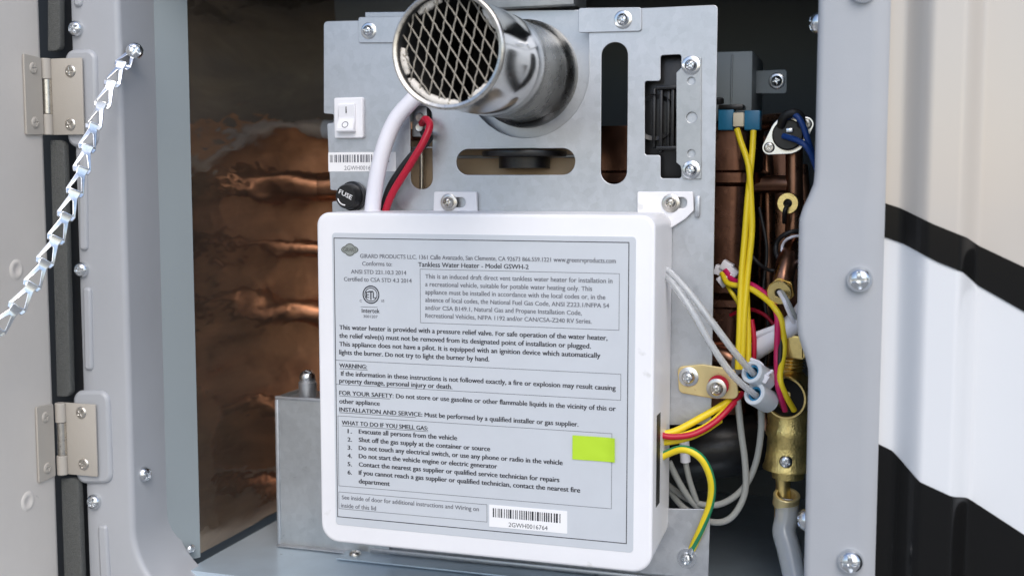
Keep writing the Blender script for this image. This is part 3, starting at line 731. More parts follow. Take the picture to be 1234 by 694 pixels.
ring('brass_collar', 940, 352, .013, 13.5, 5, .003, M['brass'], hxo, (-.15, -1, -.1)); dot('brass_collar', 940, 352, .013, 5.4, M['rubber'], hxo, (-.15, -1, -.1))
# added pipes, out of view, for copper streaks in the foil's reflection
for py, rr_ in ((222, .014), (296, .009), (372, .014), (486, .009)):
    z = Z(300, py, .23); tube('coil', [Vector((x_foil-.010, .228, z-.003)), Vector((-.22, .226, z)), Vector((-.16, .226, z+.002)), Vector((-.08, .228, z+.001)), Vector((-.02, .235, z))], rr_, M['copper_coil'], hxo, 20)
zh = Z(300, 172, .235)
tube('air_hose', [Vector((x_foil-.008, .23, zh+.012)), Vector((-.225, .228, zh+.010)), Vector((-.19, .228, zh+.004)), Vector((-.15, .23, zh-.008)), Vector((-.09, .235, zh-.03))], .009, M['translucent'], hxo, 20)  # added hose, out of view, for a pale streak in the foil
# low pipe that the foil mirrors
tube('pipe', [Vector((x_foil-.008, .205, Z(300, 592, .18))), Vector((x_foil+.05, .19, Z(300, 592, .18))), Vector((-.08, .17, Z(300, 592, .18)-.002)), Vector((.1, .16, Z(300, 592, .18)))], .010, M['copper_pipe'], hxo, 20)

# ================================================================== FRONT COVER
# depth of the cover found from its visible right side
xs_side = X(807.5, -.002, 330)
lo_, hi_ = -.12, -.005
for _ in range(40):
    mid = (lo_+hi_)/2
    if X(788, mid, 330) > xs_side: lo_ = mid
    else: hi_ = mid
YC = (lo_+hi_)/2
YC = max(-.062, min(-.022, YC))
cv = thing('front_cover', 'white plastic front cover carrying a grey printed instruction label', 'cover', at(588, 672, YC))
c0, c1 = at(381, 256, YC), at(383, 651, YC); xr = X(788, YC, 430)
cx0, cx1, cz1, cz0 = c0.x, xr, c0.z, c1.z
def loft(secs, name, m, parent, smooth=40, cap0=True, cap1=True):
    bm = bmesh.new(); prev = None
    for ring_ in secs:
        cur = [bm.verts.new(p) for p in ring_]
        if prev:
            for k in range(len(cur)): bm.faces.new((prev[k], prev[(k+1) % len(cur)], cur[(k+1) % len(cur)], cur[k]))
        elif cap0: bm.faces.new(cur)
        prev = cur
    if cap1: bm.faces.new(prev)
    return link(name, bm_mesh(bm, name), m, parent, smooth)
def rr3(ins, y, rad, extra_b=0):
    c = fillet([Vector((cx0+ins, cz0+ins+extra_b)), Vector((cx1-ins, cz0+ins+extra_b)), Vector((cx1-ins, cz1-ins)), Vector((cx0+ins, cz1-ins))], [rad[0], rad[0], rad[1], rad[1]], 8)
    return [Vector((p.x, y, p.y)) for p in c]
e = .0022
rad = (.013, .009)
secs = [rr3(-.0005, -.0015, rad, .006), rr3(-.0002, YC*.5, rad, .003), rr3(0, YC+e, rad)]
for k in range(1, 6):
    a = k*math.pi/2/5; secs.append(rr3(e*(1-math.cos(a)), YC+e-e*math.sin(a), rad))
shell = loft(secs, 'cover_shell', M['white'], cv, 40)
# mounting ears with keyhole slots
def ear(pl, hole, sp, nm='mounting_ear'):
    o = fillet(pxs(pl, -.004), .0014, 4)
    er = plate(nm, o, -.0045, .0035, M['white'], cv, [hole], bev=.0007)
    screw(at(*sp, -.0045), FRONT, 10.5*s0, M['nickel'], er, 'washer', spin=.5); return er
ear([(523, 231), (574, 231), (575, 262), (522, 262)], fillet(rect(541, 238, 561, 250, -.004), .0034, 6), (541, 244))
ear([(768, 231), (835, 231), (836, 254), (826, 264), (804, 278), (768, 278)], fillet(rect(808, 238, 828, 251, -.004), .0034, 6), (808.5, 245))
box('ear_clip', (X(836, -.002), -.003, Z(840, 262, 0)), (X(842, -.002), -.0002, Z(840, 236, 0)), M['galv'], ht, bev=.0008)
# dark wire slot in the right side of the cover
box('wire_slot', (cx1-.002, YC*.80, Z(790, 618, YC)), (cx1+.0002, YC*.58, Z(790, 505, YC)), M['rubber'], cv, bev=.0002)
box('lower_vent', (X(648, YC), YC*.75, cz0-.0012), (X(722, YC), YC*.30, cz0+.0038), M['black'], cv, bev=.0004)
# label
YL = YC-.0003
lp, lq = at(400, 280.5, YL), at(401, 631, YL); lx1 = X(765, YL, 450)
lb = sheet('instruction_label', lp.x, lp.z, lx1, lq.z, YL, .0004, M['label'], cv, .0025)
YI = YL-.00012
def px_(a, b): return at(a, b, YI)
def rb(x0, y0, x1, y1, wd=.0003, m='ink_grey'):
    a, b = px_(x0, y0), px_(x0, y1); return ruled('ruled_box', a.x, a.z, X(x1, YI, (y0+y1)/2), b.z, YI, wd, M[m], cv)
rb(402, 286.5, 757, 622, .00055, 'ink'); rb(506, 324, 746.5, 389); rb(404, 433.5, 748.5, 463); rb(407, 500.5, 737.5, 585); rb(408, 592, 587, 612.5)
def line(t, x0, yb, x1, cap=5.6, bold=.026, m='ink_grey', ul=0):
    a = px_(x0, yb); x2 = X(x1, YI, yb)
    text_mesh(t, a.x, x2, a.z, YI, cap*S(YC), bold, m, cv)
    if ul:
        xe = X(ul, YI, yb); bm = bmesh.new(); z = a.z-.0007
        bm.faces.new([bm.verts.new(p) for p in ((a.x, YI, z), (xe, YI, z), (xe, YI, z-.0003), (a.x, YI, z-.0003))]); link('underline', bm_mesh(bm, 'underline'), M[m], cv)
line('GIRARD PRODUCTS LLC. 1361 Calle Avanzado, San Clemente, CA 92673 866.559.1221 www.greenrvproducts.com', 434, 310.8, 742, 5.3)
line('Conforms to:', 436.5, 320, 472.5, 5.3); line('ANSI STD 221.10.3 2014', 423, 329.6, 489.5, 5.3); line('Certified to CSA STD 4.3 2014', 414.5, 338.6, 496, 5.3)
line('Tankless Water Heater - Model GSWH-2', 504, 321.4, 637, 5.8, .03, 'ink')
for t, yb, x1 in (('This is an induced draft direct vent tankless water heater for installation in', 335.5, 738), ('a recreational vehicle, suitable for potable water heating only. This', 345, 713.5), ('appliance must be installed in accordance with the local codes or, in the', 354.4, 729.5), ('absence of local codes, the National Fuel Gas Code, ANSI Z223.1/NFPA 54', 363.8, 734), ('and/or CSA B149.1, Natural Gas and Propane Installation Code,', 373.2, 701), ('Recreational Vehicles, NFPA 1192 and/or CAN/CSA-Z240 RV Series.', 382.6, 713)):
    line(t, 512.5, yb, x1, 5.4)
B = .045
for t, yb, x1 in (('This water heater is provided with a pressure relief valve. For safe operation of the water heater,', 396.8, 732), ('the relief valve(s) must not be removed from its designated point of installation or plugged.', 406.8, 712), ('This appliance does not have a pilot. It is equipped with an ignition device which automatically', 416.8, 723.5), ('lights the burner. Do not try to light the burner by hand.', 426.8, 589.5)):
    line(t, 409, yb, x1, 5.7, B, 'ink')
line('WARNING:', 409, 442.6, 442, 5.6, B, 'ink', 443); line('If the information in these instructions is not followed exactly, a fire or explosion may result causing', 411, 452.4, 742, 5.6, B, 'ink'); line('property damage, personal injury or death.', 409, 461, 545, 5.6, B, 'ink')
line('FOR YOUR SAFETY: Do not store or use gasoline or other flammable liquids in the vicinity of this or', 409, 475.4, 742, 5.6, B, 'ink', 470); line('other appliance', 409, 485.6, 457.5, 5.6, B, 'ink')
line('INSTALLATION AND SERVICE: Must be performed by a qualified installer or gas supplier.', 409, 495.4, 697, 5.6, B, 'ink', 501)
line('WHAT TO DO IF YOU SMELL GAS:', 412, 511.3, 515.5, 5.6, B, 'ink', 516)
for i, (t, yb, x1) in enumerate((('Evacuate all persons from the vehicle', 522, 550.6), ('Shut off the gas supply at the container or source', 532, 590.5), ('Do not touch any electrical switch, or use any phone or radio in the vehicle', 541.8, 678), ('Do not start the vehicle engine or electric generator', 551.6, 599), ('Contact the nearest gas supplier or qualified service technician for repairs', 561.6, 674), ('If you cannot reach a gas supplier or qualified technician, contact the nearest fire', 571.6, 699))):
    line(f'{i+1}.', 419, yb-.5, 424, 5.6, B, 'ink'); line(t, 432.5, yb, x1, 5.7, B+.006, 'ink')
line('department', 432.5, 582, 469.5, 5.7, B+.006, 'ink')
line('See inside of door for additional instructions and Wiring on', 412, 601, 577, 5.2); line('inside of this lid', 411, 610.8, 453, 5.2)
# approval mark and maker's badge (flat print)
c = px_(447, 355); u = S(YC)
def pring(r0, r1, n=40, sx=1, cc=c, m='ink', nm='approval_mark'):
    bm = bmesh.new(); A = [bm.verts.new((cc.x+sx*r0*math.cos(2*math.pi*k/n), YI, cc.z+r0*math.sin(2*math.pi*k/n))) for k in range(n)]; Bv = [bm.verts.new((cc.x+sx*r1*math.cos(2*math.pi*k/n), YI, cc.z+r1*math.sin(2*math.pi*k/n))) for k in range(n)]
    for k in range(n): bm.faces.new((A[k], A[(k+1) % n], Bv[(k+1) % n], Bv[k]))
    link(nm, bm_mesh(bm, nm), M[m], cv)
pring(9.9*u, 11.4*u); pring(7.7*u, 8.7*u)
text_mesh('E', c.x-6.6*u, c.x-2.6*u, c.z-4.0*u, YI-.0001, 8*u, .02, 'ink', cv, 'approval_mark'); text_mesh('T', c.x-3.0*u, c.x+3.0*u, c.z-6.6*u, YI-.0001, 12*u, .02, 'ink', cv, 'approval_mark'); text_mesh('L', c.x+2.8*u, c.x+6.8*u, c.z-4.2*u, YI-.0001, 8*u, .02, 'ink', cv, 'approval_mark')
line('C', 433.5, 363.8, 436, 3.2); line('US', 459.5, 363.8, 463, 3.2)
a = px_(434.5, 369.3); bm = bmesh.new(); bm.faces.new([bm.verts.new(p) for p in ((a.x, YI, a.z), (a.x+23*u, YI, a.z), (a.x+23*u, YI, a.z-.0003), (a.x, YI, a.z-.0003))]); link('underline', bm_mesh(bm, 'underline'), M['ink_grey'], cv)
line('Intertek', 436, 376.6, 457.5, 5.2, .03, 'ink'); line('3001207', 438, 382.6, 455, 3.6)
c = px_(421.5, 301)
def pblob(rx, rz, dx, m, y, n=36):
    bm = bmesh.new(); bm.faces.new([bm.verts.new((c.x+dx+rx*math.cos(2*math.pi*k/n), y, c.z+rz*math.sin(2*math.pi*k/n))) for k in range(n)]); link('maker_badge', bm_mesh(bm, 'maker_badge'), M[m], cv)
M['badge'] = mat('badge_ink', (.10, .105, .095), .6); M['badge_light'] = mat('badge_light_ink', (.26, .28, .26), .6)
pblob(7.6*u, 8.0*u, 0, 'badge', YI); pblob(11.8*u, 5.6*u, 0, 'badge', YI-.00003); pblob(6.4*u, 6.8*u, 0, 'badge_light', YI-.00006); pblob(10.6*u, 4.5*u, 0, 'badge_light', YI-.00009)
text_mesh('GIRARD', c.x-8.6*u, c.x+8.6*u, c.z-2.3*u, YI-.00012, 5.2*u, .03, 'badge', cv, 'maker_badge')
# stickers
a, b = at(589.5, 607.5, YI), at(589.5, 634, YI); x2 = X(683.5, YI, 625)
bs = sheet('barcode_sticker', a.x, a.z, x2, b.z, YI-.00012, .00025, M['paper'], cv)
bars('barcode', X(594, YI, 620), X(677, YI, 620), a.z-.0085, a.z-.0022, YI-.0002, M['ink'], bs, 5)
text_mesh('2GWH0016764', X(613, YI, 620), X(660, YI, 620), b.z+.0012, YI-.0002, .0032, 0, 'ink', bs)
a, b = at(690, 524, YI), at(690.5, 553, YI); x2 = X(741.5, YI, 540)
bm = bmesh.new(); gr = {}
for i in range(13):
    for j in range(9):
        u_, v_ = i/12, j/8; curl = .0016*max(0, u_-.75)**2*16*(1-v_*.5)
        gr[i, j] = bm.verts.new((a.x+(x2-a.x)*u_, YI-.0004-curl-.00025*noise.noise(Vector((u_*3, v_*3, 0))), a.z+(b.z-a.z)*v_))
for i in range(12):
    for j in range(8): bm.faces.new((gr[i, j], gr[i, j+1], gr[i+1, j+1], gr[i+1, j]))
link('green_sticker', bm_mesh(bm, 'green_sticker'), M['green_paper'], cv, 0)

# ================================================================== LOWER STEELWORK
# foot bracket under the cover and the earth plate at the right
fp = thing('foot_bracket', 'long galvanised foot bracket bent along the cabinet floor under the cover', 'bracket', at(560, 680, -.005))
yb_ = -.012
pa, pb = atz(418, 668, z_floor+.001), atz(700, 700, z_floor+.001)
box('base_flange', (X(403, .03), .027, z_floor+.0006), (X(900, .03), .050, z_floor+.0022), M['floor'], fp, bev=.0004)
box('upright', (X(444, .05), .050, z_floor+.0008), (X(812, .05), .0515, z_floor+.05), M['galv'], fp, bev=.0004)
box('fold', (X(444, .05), .0472, z_floor+.0022), (X(806, .05), .050, z_floor+.0062), M['galv'], fp, bev=.001)
for px, py in ((428, 668),):
    p = atz(px, py, z_floor+.002); screw((p.x, min(.046, max(.03, p.y)), z_floor+.0022), (0, 0, 1), 8*s0, M['nickel'], fp, 'pan')
ep = thing('earth_plate', 'galvanised steel plate with an earth screw right of the cover', 'plate', at(828, 690, -.004))
e_pl = plate('plate_sheet', fillet(pxs([(770, 612), (856, 613), (853.5, 697), (770, 690)], -.004), .002), -.004, .0014, M['galv'], ep)
screw(at(828, 672, -.004), FRONT, 11*s0, M['zinc'], ep, 'washer')
# regulator box on the floor at the left
zb = z_floor+.001
rbx = atz(338, 657, z_floor)
yb_ = max(.010, rbx.y)
bx = thing('metal_box', 'small galvanised steel box with a threaded post left of the cover', 'box', (X(370, yb_), yb_+.03, z_floor))
xl, xrr, zt2 = X(334, yb_, 560), X(468, yb_, 560), Z(340, 478, yb_)
bx_f = plate('box_front', fillet([Vector((xl, z_floor+.001)), Vector((xrr, z_floor+.001)), Vector((xrr, zt2)), Vector((xl, zt2))], [.001, .001, .003, .004], 4), yb_, .0014, M['box_steel'], bx, bev=.0006)
box('box_side', (xl, yb_+.0014, z_floor+.001), (xl+.0014, yb_+.05, zt2), M['galv_dull'], bx, bev=.0004)
box('box_top', (xl+.0014, yb_+.012, zt2-.004), (xrr, yb_+.05, zt2-.003), M['galv_dull'], bx, bev=.0003)
box('box_rim', (xl-.0006, yb_-.0012, zt2-.0022), (xrr, yb_+.0016, zt2+.0006), M['galv'], bx, bev=.0009)
box('box_edge', (xl-.0008, yb_-.0012, z_floor+.001), (xl+.0026, yb_+.0016, zt2-.0022), M['galv'], bx, bev=.0009)
box('box_foot', (xl+.001, yb_-.006, z_floor+.0008), (xrr, yb_, z_floor+.002), M['galv'], bx, bev=.0003)
pz = Z(369, 490, yb_+.018); px0 = X(369, yb_+.018)
lathe('threaded_post', [(0, -.004), (.0095, -.004), (.0095, -.001), (.0076, 0), (.0076, .021), (.0066, .022), (.0066, .025), (0, .025)], (px0, yb_+.018, pz), (0, 0, 1), M['galv'], bx, 32)
screw((px0, yb_+.018, pz+.0252), (.1, -.2, 1), .0068, M['zinc'], bx, 'dome', name='post_screw')
box('post_strap', (px0, yb_+.012, pz+.002), (X(400, yb_+.01), yb_+.020, pz+.0036), M['galv'], bx, bev=.0003)

# ================================================================== RIGHT-HAND INTERNALS
# control box
cb = thing('control_box', 'dark grey metal control box above the copper exchanger', 'box', at(890, 145, .08))
box('box_case', (X(840, .07), .07, Z(890, 146, .07)), (X(902, .07), .15, Z(890, 62, .07)), M['liner'], cb, bev=.001)
box('case_lip', (X(877, .07), .0675, Z(890, 143, .07)), (X(879, .07), .07, Z(890, 66, .07)), M['liner'], cb, bev=.0008)
fl = plate('case_flange', fillet(pxs([(902, 86), (948, 84), (948, 113), (902, 113)], .10), .002), .10, .0014, M['liner'], cb)
screw(at(936, 98, .10), FRONT, 9*S(.1), M['zinc'], cb, 'washer')
# blue over-heat switch
bsw = thing('blue_switch', 'blue plastic microswitch with cream plug on top of the copper exchanger', 'switch', at(888, 158, .04))
box('switch_case', (X(862, .045), .045, Z(880, 157, .045)), (X(881, .045), .06, Z(880, 128, .045)), M['blue_box'], bsw, bev=.001)
box('switch_case', (X(893, .045), .046, Z(900, 157, .045)), (X(912, .045), .062, Z(900, 133, .045)), M['blue_box'], bsw, bev=.001)
box('plug', (X(880, .043), .042, Z(886, 153, .043)), (X(893, .043), .058, Z(886, 136, .043)), M['cream'], bsw, bev=.0008)
box('switch_cap', (X(862, .043), .044, Z(880, 132, .043)), (X(892, .043), .06, Z(880, 126, .043)), M['black'], bsw, bev=.001)
lathe('button', [(0, .004), (.003, .004), (.004, .003), (.004, 0)], at(866, 125, .05), (0, -.3, 1), M['black'], bsw, 20)
# snap-disc thermostat
td = thing('snap_thermostat', 'round black thermostat on a metal eared bracket with blue wires', 'thermostat', at(950, 190, .05))
yt = .042; ctr = at(950, 163, yt); e1, e2 = at(972, 150, yt), at(927, 178, yt); u = S(yt)
def hull_ears():
    pts = []
    for c_, r_ in ((ctr, 21*u), (e1, 8*u), (e2, 8*u)):
        pts += [Vector((c_.x+r_*math.cos(2*math.pi*k/28), c_.z+r_*math.sin(2*math.pi*k/28))) for k in range(28)]
    pts = sorted(set((p.x, p.y) for p in pts))
    def half(seq):
        h = []
        for p in seq:
            while len(h) > 1 and (h[-1][0]-h[-2][0])*(p[1]-h[-2][1])-(h[-1][1]-h[-2][1])*(p[0]-h[-2][0]) <= 0: h.pop()
            h.append(p)
        return h
    a = half(pts); b = half(pts[::-1]); return [Vector(p) for p in a[:-1]+b[:-1]]
tp = plate('eared_bracket', hull_ears(), yt, .0012, M['zinc'], td)
lathe('disc_body', [(17*u, 0), (17*u, .006), (15.5*u, .007), (0, .007)], (ctr.x, yt, ctr.z), FRONT, M['black'], td, 32)
for e_ in (e1, e2): screw((e_.x, yt, e_.z), FRONT, 6*u, M['nickel'], td, 'flat')
box('spade_terminal', (ctr.x-.001, yt-.0095, ctr.z+.0012), (ctr.x+.004, yt-.007, ctr.z+.0045), M['zinc'], td)
tag(wire([(944, 164, .033), (962, 170, .026), (974, 180, .024), (984, 203, .03), (990, 225, .04)], 3.4, 'wire', M['blue']), 'dark blue wire from the thermostat centre to the right jamb', 'wire', 'wires inside the heater compartment')
tag(wire([(948, 142, .036), (957, 138, .028), (967, 150, .026), (977, 180, .028), (990, 215, .042)], 3.4, 'wire', M['blue']), 'dark blue wire looping over the top of the thermostat', 'wire', 'wires inside the heater compartment')
tag(wire([(941, 152, .036), (945, 141, .03), (955, 136, .028), (964, 140, .03), (966, 152, .032)], 5, 'wire_boot', M['rubber']), 'black rubber boot over the upper thermostat terminal', 'cable boot')
# dark coil and white clip over the pipe
cs = S(.04)
for r_, m_, nm, lab, z_ in ((25, 'rubber', 'rubber_ring', 'black rubber ring hooked over the copper elbow', .036), (18, 'white_soft', 'clip_ring', 'thin white clip ring lying on the copper elbow', .032)):
    cc = at(962, 300, z_); tag(tube(nm, [cc+Vector((r_*cs*math.cos(a/20*math.pi*1.9+.6), .003*math.sin(a), .8*r_*cs*math.sin(a/20*math.pi*1.9+.6))) for a in range(21)], (2.6 if r_ > 20 else 1.6)*cs, M[m_], None, 10, 3), lab, 'ring')
# brass relief valve
bv = thing('relief_valve', 'large brass pressure relief valve with an open round side port', 'valve', at(950, 585, .03))
yv = .018; vx = X(950, yv, 480); uv = S(yv)
def zz(py): return at(950, py, yv).z
lathe('valve_body', [(0, zz(432)), (12*uv, zz(432)), (14*uv, zz(434)), (14*uv, zz(450)), (20*uv, zz(458)), (25*uv, zz(472)), (25*uv, zz(500)), (24*uv, zz(515)), (26*uv, zz(519)), (26*uv, zz(527)), (24*uv, zz(531)), (25*uv, zz(548)), (27*uv, zz(562)), (29*uv, zz(566)), (29*uv, zz(569)), (19*uv, zz(571)), (18*uv, zz(580)), (10*uv, zz(582)), (0, zz(582))], (vx, yv+.012, 0), (0, 0, 1), M['cast_brass'], bv, 48)
hexprism('hex_nut', 25*uv, zz(403)-zz(430), (X(963, yv), yv+.003, zz(416)), (0, 0, 1), M['brass'], bv, .3)
for k in range(4): lathe('thread', [(14*uv, 0), (16*uv, .0008), (14*uv, .0016)], (vx, yv+.012, zz(447-4*k)), (0, 0, 1), M['brass'], bv, 36)
pc = at(946, 479, yv-.016)
lathe('side_port', [(21.5*uv, -.016), (21.5*uv, .0), (22*uv, .0006), (24*uv, .0006), (24.6*uv, 0), (24.6*uv, -.02)], pc, (-.25, -1, -.05), M['brass'], bv, 44)
lathe('port_lining', [(21.4*uv, -.001), (20.8*uv, -.012), (0, -.013)], pc, (-.25, -1, -.05), M['soot'], bv, 36)  # near-black cup stands in for the shade inside the open port
screw(at(947, 556, yv-.0045), FRONT, 7.5*uv, M['zinc'], bv, 'pan')
# drain spigot + clamp + clear hose
lathe('spigot', [(9*uv, zz(580)), (8*uv, zz(590)), (9.5*uv, zz(600)), (9.5*uv, zz(632)), (0, zz(632))], (vx-.003, yv+.008, 0), (0, 0, 1), M['brass'], bv, 32)
tag(ring('hose_clamp', 947, 607, yv+.004, 15, 11, .008, M['yellow_zinc'], None, (.1, -.35, 1)), 'brass coloured ring clamp at the top of the clear hose', 'clamp')
tag(wire([(949, 602, yv+.004), (948, 622, yv), (945, 640, yv-.004), (950, 660, yv-.01), (957, 690, yv-.02), (968, 740, yv-.035)], 13.5, 'drain_hose', M['clear_hose'], None, .8, 24), 'milky clear drain hose hanging below the brass valve', 'hose')
# white cable bundle
tag(wire([(1000, 325, .0), (985, 350, .004), (962, 385, .01), (930, 408, .018), (905, 425, .03), (890, 440, .05)], 12, 'cable', M['white_soft'], None, 0, 18), 'thick white cable running diagonally behind the brass fitting', 'cable', 'white cables')
tag(wire([(990, 352, .0), (975, 372, .0), (955, 388, .006), (930, 397, .012), (908, 405, .02)], 4, 'cable', M['white_soft']), 'thin white cable lying along the thick diagonal one', 'cable', 'white cables')
tag(wire([(939, 352, .012), (945, 362, .0), (950, 374, .0), (957, 388, .004), (965, 396, .012)], 2.6, 'wire', M['white_soft']), 'white wire leaving the hole of the hexagonal brass fitting', 'wire', 'wires inside the heater compartment')
tag(wire([(942, 350, .012), (948, 360, .0), (955, 374, .0), (962, 386, .004), (972, 392, .012)], 2.2, 'wire', M['grey_wire']), 'grey wire leaving the hole of the hexagonal brass fitting', 'wire', 'wires inside the heater compartment')
# yellow wires
GW = 'wires inside the heater compartment'
def wr(pl, r, m, lab): return tag(wire(pl, r, 'wire', M[m]), lab, 'wire', GW)
wr([(888, 156, .04), (893, 172, .036), (902, 200, .03), (905, 240, .026), (906, 280, .024), (901, 330, .02), (897, 380, .014), (894, 445, .01)], 3.6, 'yellow', 'yellow wire from the cream plug crossing down over the copper')
wr([(908, 158, .04), (906, 190, .034), (901, 240, .026), (897, 290, .022), (893, 340, .018), (891, 400, .012), (889, 445, .01)], 3.6, 'yellow', 'yellow wire dropping from the right end of the blue switch')
wr([(905, 250, .028), (901, 300, .026), (900, 350, .02), (902, 400, .016), (902, 440, .012)], 3.2, 'yellow', 'third yellow wire half hidden behind the hanging pair')
wr([(899, 300, .04), (915, 318, .04), (930, 326, .045), (955, 322, .04), (985, 312, .03)], 2.2, 'rubber', 'thin black wire crossing behind the copper elbow')
wr([(880, 380, .045), (900, 372, .04), (922, 380, .035), (940, 398, .03), (960, 404, .02)], 2.2, 'red', 'thin red wire sagging behind the diagonal white cable')
wr([(915, 250, .06), (924, 300, .055), (920, 350, .05), (926, 400, .045), (922, 440, .04)], 2.0, 'rubber', 'thin black wire hanging beside the rear copper pipe')
# white connector and its harness
cn = thing('wire_connector', 'small white plug connector with red yellow and black wires', 'connector', at(876, 350, .045))
for k, (a, b) in enumerate(((868, 326), (876, 321), (882, 328), (872, 338), (880, 338))):
    p = at(a, b, .043-.002*k); box('plug_shell', p-Vector((.0042, .004, .0035)), p+Vector((.0042, .006, .0035)), M['white_soft'], cn, bev=.0008, rot=Matrix.Rotation(.3+.2*k, 3, 'Y'))
wr([(874, 334, .036), (882, 345, .028), (892, 358, .026), (905, 400, .022), (907, 440, .02)], 2.5, 'rubber', 'black wire from the white connector passing behind the yellow ones')
wr([(872, 334, .036), (880, 350, .028), (890, 366, .026), (900, 395, .024), (903, 440, .02)], 2.5, 'yellow', 'short yellow wire arching from the white connector')
wr([(870, 330, .036), (878, 342, .026), (900, 346, .022), (920, 358, .016), (934, 372, .008), (942, 388, .006), (945, 420, .006), (940, 455, -.008), (947, 476, -.006), (957, 494, .004)], 3.4, 'yellow', 'yellow wire looping from the connector into the brass port')
wr([(874, 326, .036), (884, 338, .03), (905, 343, .024), (924, 356, .018), (934, 372, .01), (937, 390, .006), (936, 430, .004), (937, 460, -.008), (941, 478, -.006), (946, 494, .003)], 3.4, 'pink', 'crimson wire running down into the open brass port')
wr([(884, 342, .032), (906, 346, .026), (926, 362, .02), (938, 380, .012), (941, 400, .01), (940, 440, -.002), (943, 470, -.004), (949, 494, .004)], 2.6, 'rubber', 'black wire between the crimson and yellow ones above the port')
wr([(906, 385, .018), (909, 410, .016), (908, 445, .016)], 2.8, 'red', 'short red wire behind the yellow pair above the grommets')
# brass bracket
bb = thing('clamp_bracket', 'yellow zinc clamp bracket with two screws beside the cover', 'bracket', at(850, 490, -.002))
bp_ = plate('bracket_plate', fillet(pxs([(816, 442), (846, 439), (886, 445), (890, 475), (886, 481), (858, 480), (818, 473)], -.003), .004, 5), -.003, .0026, M['yellow_zinc'], bb, bev=.0006)
screw(at(830, 454, -.003), FRONT, 11.5*s0, M['zinc'], bb, 'washer')
ring('red_washer', 866, 464, -.006, 12, 5, .003, M['red'], bb, FRONT)
screw(at(863.5, 468, -.010), FRONT, 11.5*s0, M['nickel'], bb, 'washer')
lathe('stud', [(9*s0, 0), (9*s0, .007), (0, .007)], at(864, 467, -.003), FRONT, M['nickel'], bb, 24)
# grommet sleeves and clear tubes
ax = Vector((-.45, -.8, .42))
for k, (px, py, lab) in enumerate(((906, 448, 'upper translucent sleeve gripping the clear tubes beside the zinc bracket'), (909, 474, 'lower translucent sleeve gripping the clear tubes beside the zinc bracket'))):
    sl = thing('grommet_sleeve', lab, 'grommet', at(px, py, 0), 'grommet sleeves'); ug = S(-.01)
    c_ = at(px, py, -.016)
    lathe('sleeve', [(8.6*ug, -.018), (8.6*ug, 0), (9.2*ug, .0006), (12.6*ug, .0006), (13.4*ug, 0), (13.4*ug, -.018), (8.6*ug, -.018)], c_, ax, M['translucent'], sl, 36)
    lathe('inner_sleeve', [(6.4*ug, -.016), (6.4*ug, -.001), (8.4*ug, -.001), (8.4*ug, -.016)], c_, ax, M['blue_sleeve'], sl, 32)
zt_ie = thing('cable_tie', 'white nylon cable tie binding the two translucent sleeves', 'cable tie', at(922, 460, 0))
box('tie_head', at(921, 455, -.014)-Vector((.003, .003, .003)), at(921, 455, -.014)+Vector((.003, .003, .003)), M['white_soft'], zt_ie, rot=Matrix.Rotation(.5, 3, 'Y'))
box('tie_tail', at(926, 450, -.014)-Vector((.004, .001, .001)), at(926, 450, -.014)+Vector((.004, .001, .001)), M['white_soft'], zt_ie, rot=Matrix.Rotation(-.7, 3, 'Y'))
tube('tie_band', [at(905, 433, -.008), at(918, 440, -.012), at(923, 460, -.008), at(922, 480, .0)], .0014, M['white_soft'], zt_ie)
tag(wire([(792, 320, -.018), (806, 327, -.022), (830, 352, -.026), (858, 388, -.028), (885, 424, -.026), (905, 447, -.016), (915, 458, -.006)], 4.0, 'clear_tube', M['clear'], None, .62, 16), 'upper milky tube from the cover side to the upper sleeve', 'tube', 'clear tubes')
tag(wire([(792, 323, -.018), (808, 338, -.024), (832, 372, -.030), (860, 420, -.030), (885, 454, -.026), (908, 474, -.016), (918, 484, -.006)], 4.0, 'clear_tube', M['clear'], None, .62, 16), 'lower milky tube from the cover side to the lower sleeve', 'tube', 'clear tubes')
# grey silicone leads below
def gw(pl, r, lab): return tag(wire(pl, r, 'lead', M['grey_wire']), lab, 'cable', 'grey silicone leads')
gw([(889, 482, .0), (893, 520, .006), (898, 560, .01), (897, 596, .012), (880, 624, .012), (855, 628, .014), (825, 612, .02), (806, 590, .03)], 3.8, 'grey lead hanging in the widest loop under the sleeves')
gw([(917, 480, .0), (917, 520, .008), (910, 560, .014), (894, 590, .016), (868, 607, .018), (840, 606, .02), (815, 592, .026), (800, 580, .03)], 3.8, 'grey lead curving left from the lower sleeve behind the wide loop')
gw([(806, 556, .012), (818, 580, .014), (832, 602, .018), (845, 615, .022)], 3.8, 'grey lead slanting down beside the cover above the earth plate')
gw([(824, 545, .012), (830, 575, .014), (838, 600, .018), (842, 612, .022)], 3.4, 'thin grey lead below the white joint sleeve')
tag(wire([(824, 524, .01), (825, 540, .011), (826, 556, .012)], 6, 'joint_sleeve', M['white_soft']), 'short white joint sleeve on a thin grey lead', 'cable joint')
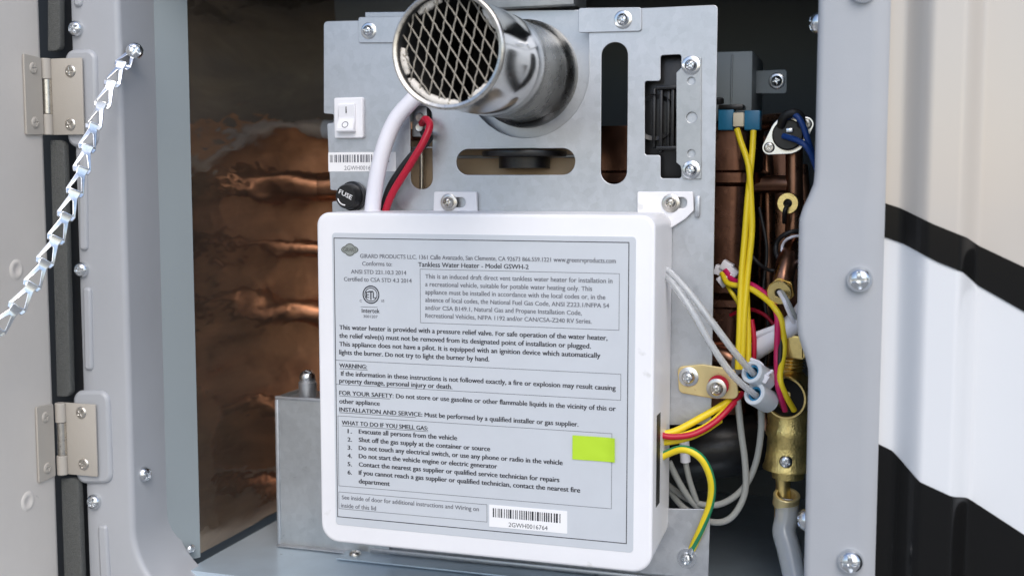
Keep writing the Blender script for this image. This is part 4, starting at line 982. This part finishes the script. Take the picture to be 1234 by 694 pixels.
# yellow and red wires out of the cover
wr([(789, 523, -.02), (812, 520, -.016), (845, 503, -.008), (874, 486, .0), (890, 474, .01)], 4.2, 'yellow', 'top yellow wire from the cover slot to under the bracket')
wr([(789, 525, -.022), (815, 526, -.02), (850, 514, -.012), (878, 490, -.002), (892, 474, .01)], 3.6, 'yellow', 'middle yellow wire from the cover slot to under the bracket')
wr([(789, 520, -.026), (806, 526, -.026), (835, 523, -.02), (862, 508, -.012), (884, 486, -.002), (894, 474, .01)], 3.6, 'red', 'red wire sweeping from the cover slot to under the bracket')
wr([(789, 533, -.02), (808, 532, -.02), (830, 527, -.016), (850, 518, -.006), (868, 506, .004)], 3.8, 'yellow', 'lowest yellow wire bending up from the cover slot')
ew = thing('earth_wire', 'yellow and green earth wire curving down to the ringed screw', 'wire', at(832, 665, -.01), GW)
epts = [(789, 556, -.022), (803, 547, -.024), (824, 541, -.026), (845, 552, -.026), (857, 578, -.022), (856, 606, -.016), (846, 634, -.012), (838, 652, -.008), (834, 661, -.006)]
ePts = smooth_path([at(*p) for p in epts], 10); re_ = 4.6*S(-.02)
tube('insulation', ePts, re_, M['yellow'], ew, raw=True, n=16)
bm = bmesh.new(); n = len(ePts)
for i in range(n-1):
    T = (ePts[i+1]-ePts[i]).normalized(); V = (CAM-ePts[i]).normalized(); sd_ = T.cross(V).normalized()
    ang = lambda i_: -1.25+ (1.1*max(0, (i_-n*.55)/(n*.45)))
    def pt(i_, a):
        T_ = (ePts[min(i_+1, n-1)]-ePts[max(i_-1, 0)]).normalized(); V_ = (CAM-ePts[i_]).normalized(); s_ = T_.cross(V_).normalized(); n_ = s_.cross(T_)
        return ePts[i_]+(re_*1.03)*(n_*math.cos(a)+s_*math.sin(a))
    a0, a1 = ang(i), ang(i+1)
    for q in range(3):
        f = [pt(i, a0-.35+.35*q), pt(i, a0-.35+.35*(q+1)), pt(i+1, a1-.35+.35*(q+1)), pt(i+1, a1-.35+.35*q)]
        bm.faces.new([bm.verts.new(p) for p in f])
bmesh.ops.remove_doubles(bm, verts=bm.verts, dist=1e-6)
link('green_stripe', bm_mesh(bm, 'green_stripe'), M['green'], ew, 0)
tube('ring_crimp', [at(836, 656, -.0075), at(832, 666, -.006)], 3.8*s0, M['zinc'], ew, raw=True)
lathe('ring_lug', [(6*s0, 0), (11.5*s0, 0), (11.5*s0, .0008), (6*s0, .0008), (6*s0, 0)], at(828, 672, -.0042), FRONT, M['zinc'], ew, 32)
# dark blower elbow low in the cabinet
tag(tube('blower_elbow', [at(812, 545, .07), at(850, 540, .07), at(885, 535, .075), at(915, 525, .09), at(935, 500, .11)], .024, M['black'], None, 28), 'glossy black plastic blower elbow low behind the grey leads', 'elbow')

# ================================================================== CABLES ON THE PLATE
tag(wire([(545, 70, -.004), (515, 104, -.006), (496, 122, -.010), (476, 146, -.014), (462, 180, -.018), (453, 220, -.020), (448, 262, -.018), (446, 290, -.012)], 10, 'power_cable', M['white_soft'], None, 0, 22), 'thick white power cable from under the vent pipe into the cover', 'cable', 'white cables')
wr([(508, 150, .004), (513, 144, -.006), (518, 152, -.012), (510, 172, -.018), (492, 202, -.02), (472, 235, -.018), (462, 265, -.012), (460, 290, -.008)], 4.6, 'red', 'red wire from the terminal strip down behind the white cover')
wr([(510, 160, .004), (518, 164, -.008), (514, 172, -.012), (498, 186, -.016), (482, 206, -.014), (468, 230, -.01), (460, 262, -.008), (458, 290, -.006)], 4.4, 'rubber', 'black wire twisted beside the red one below the vent pipe')
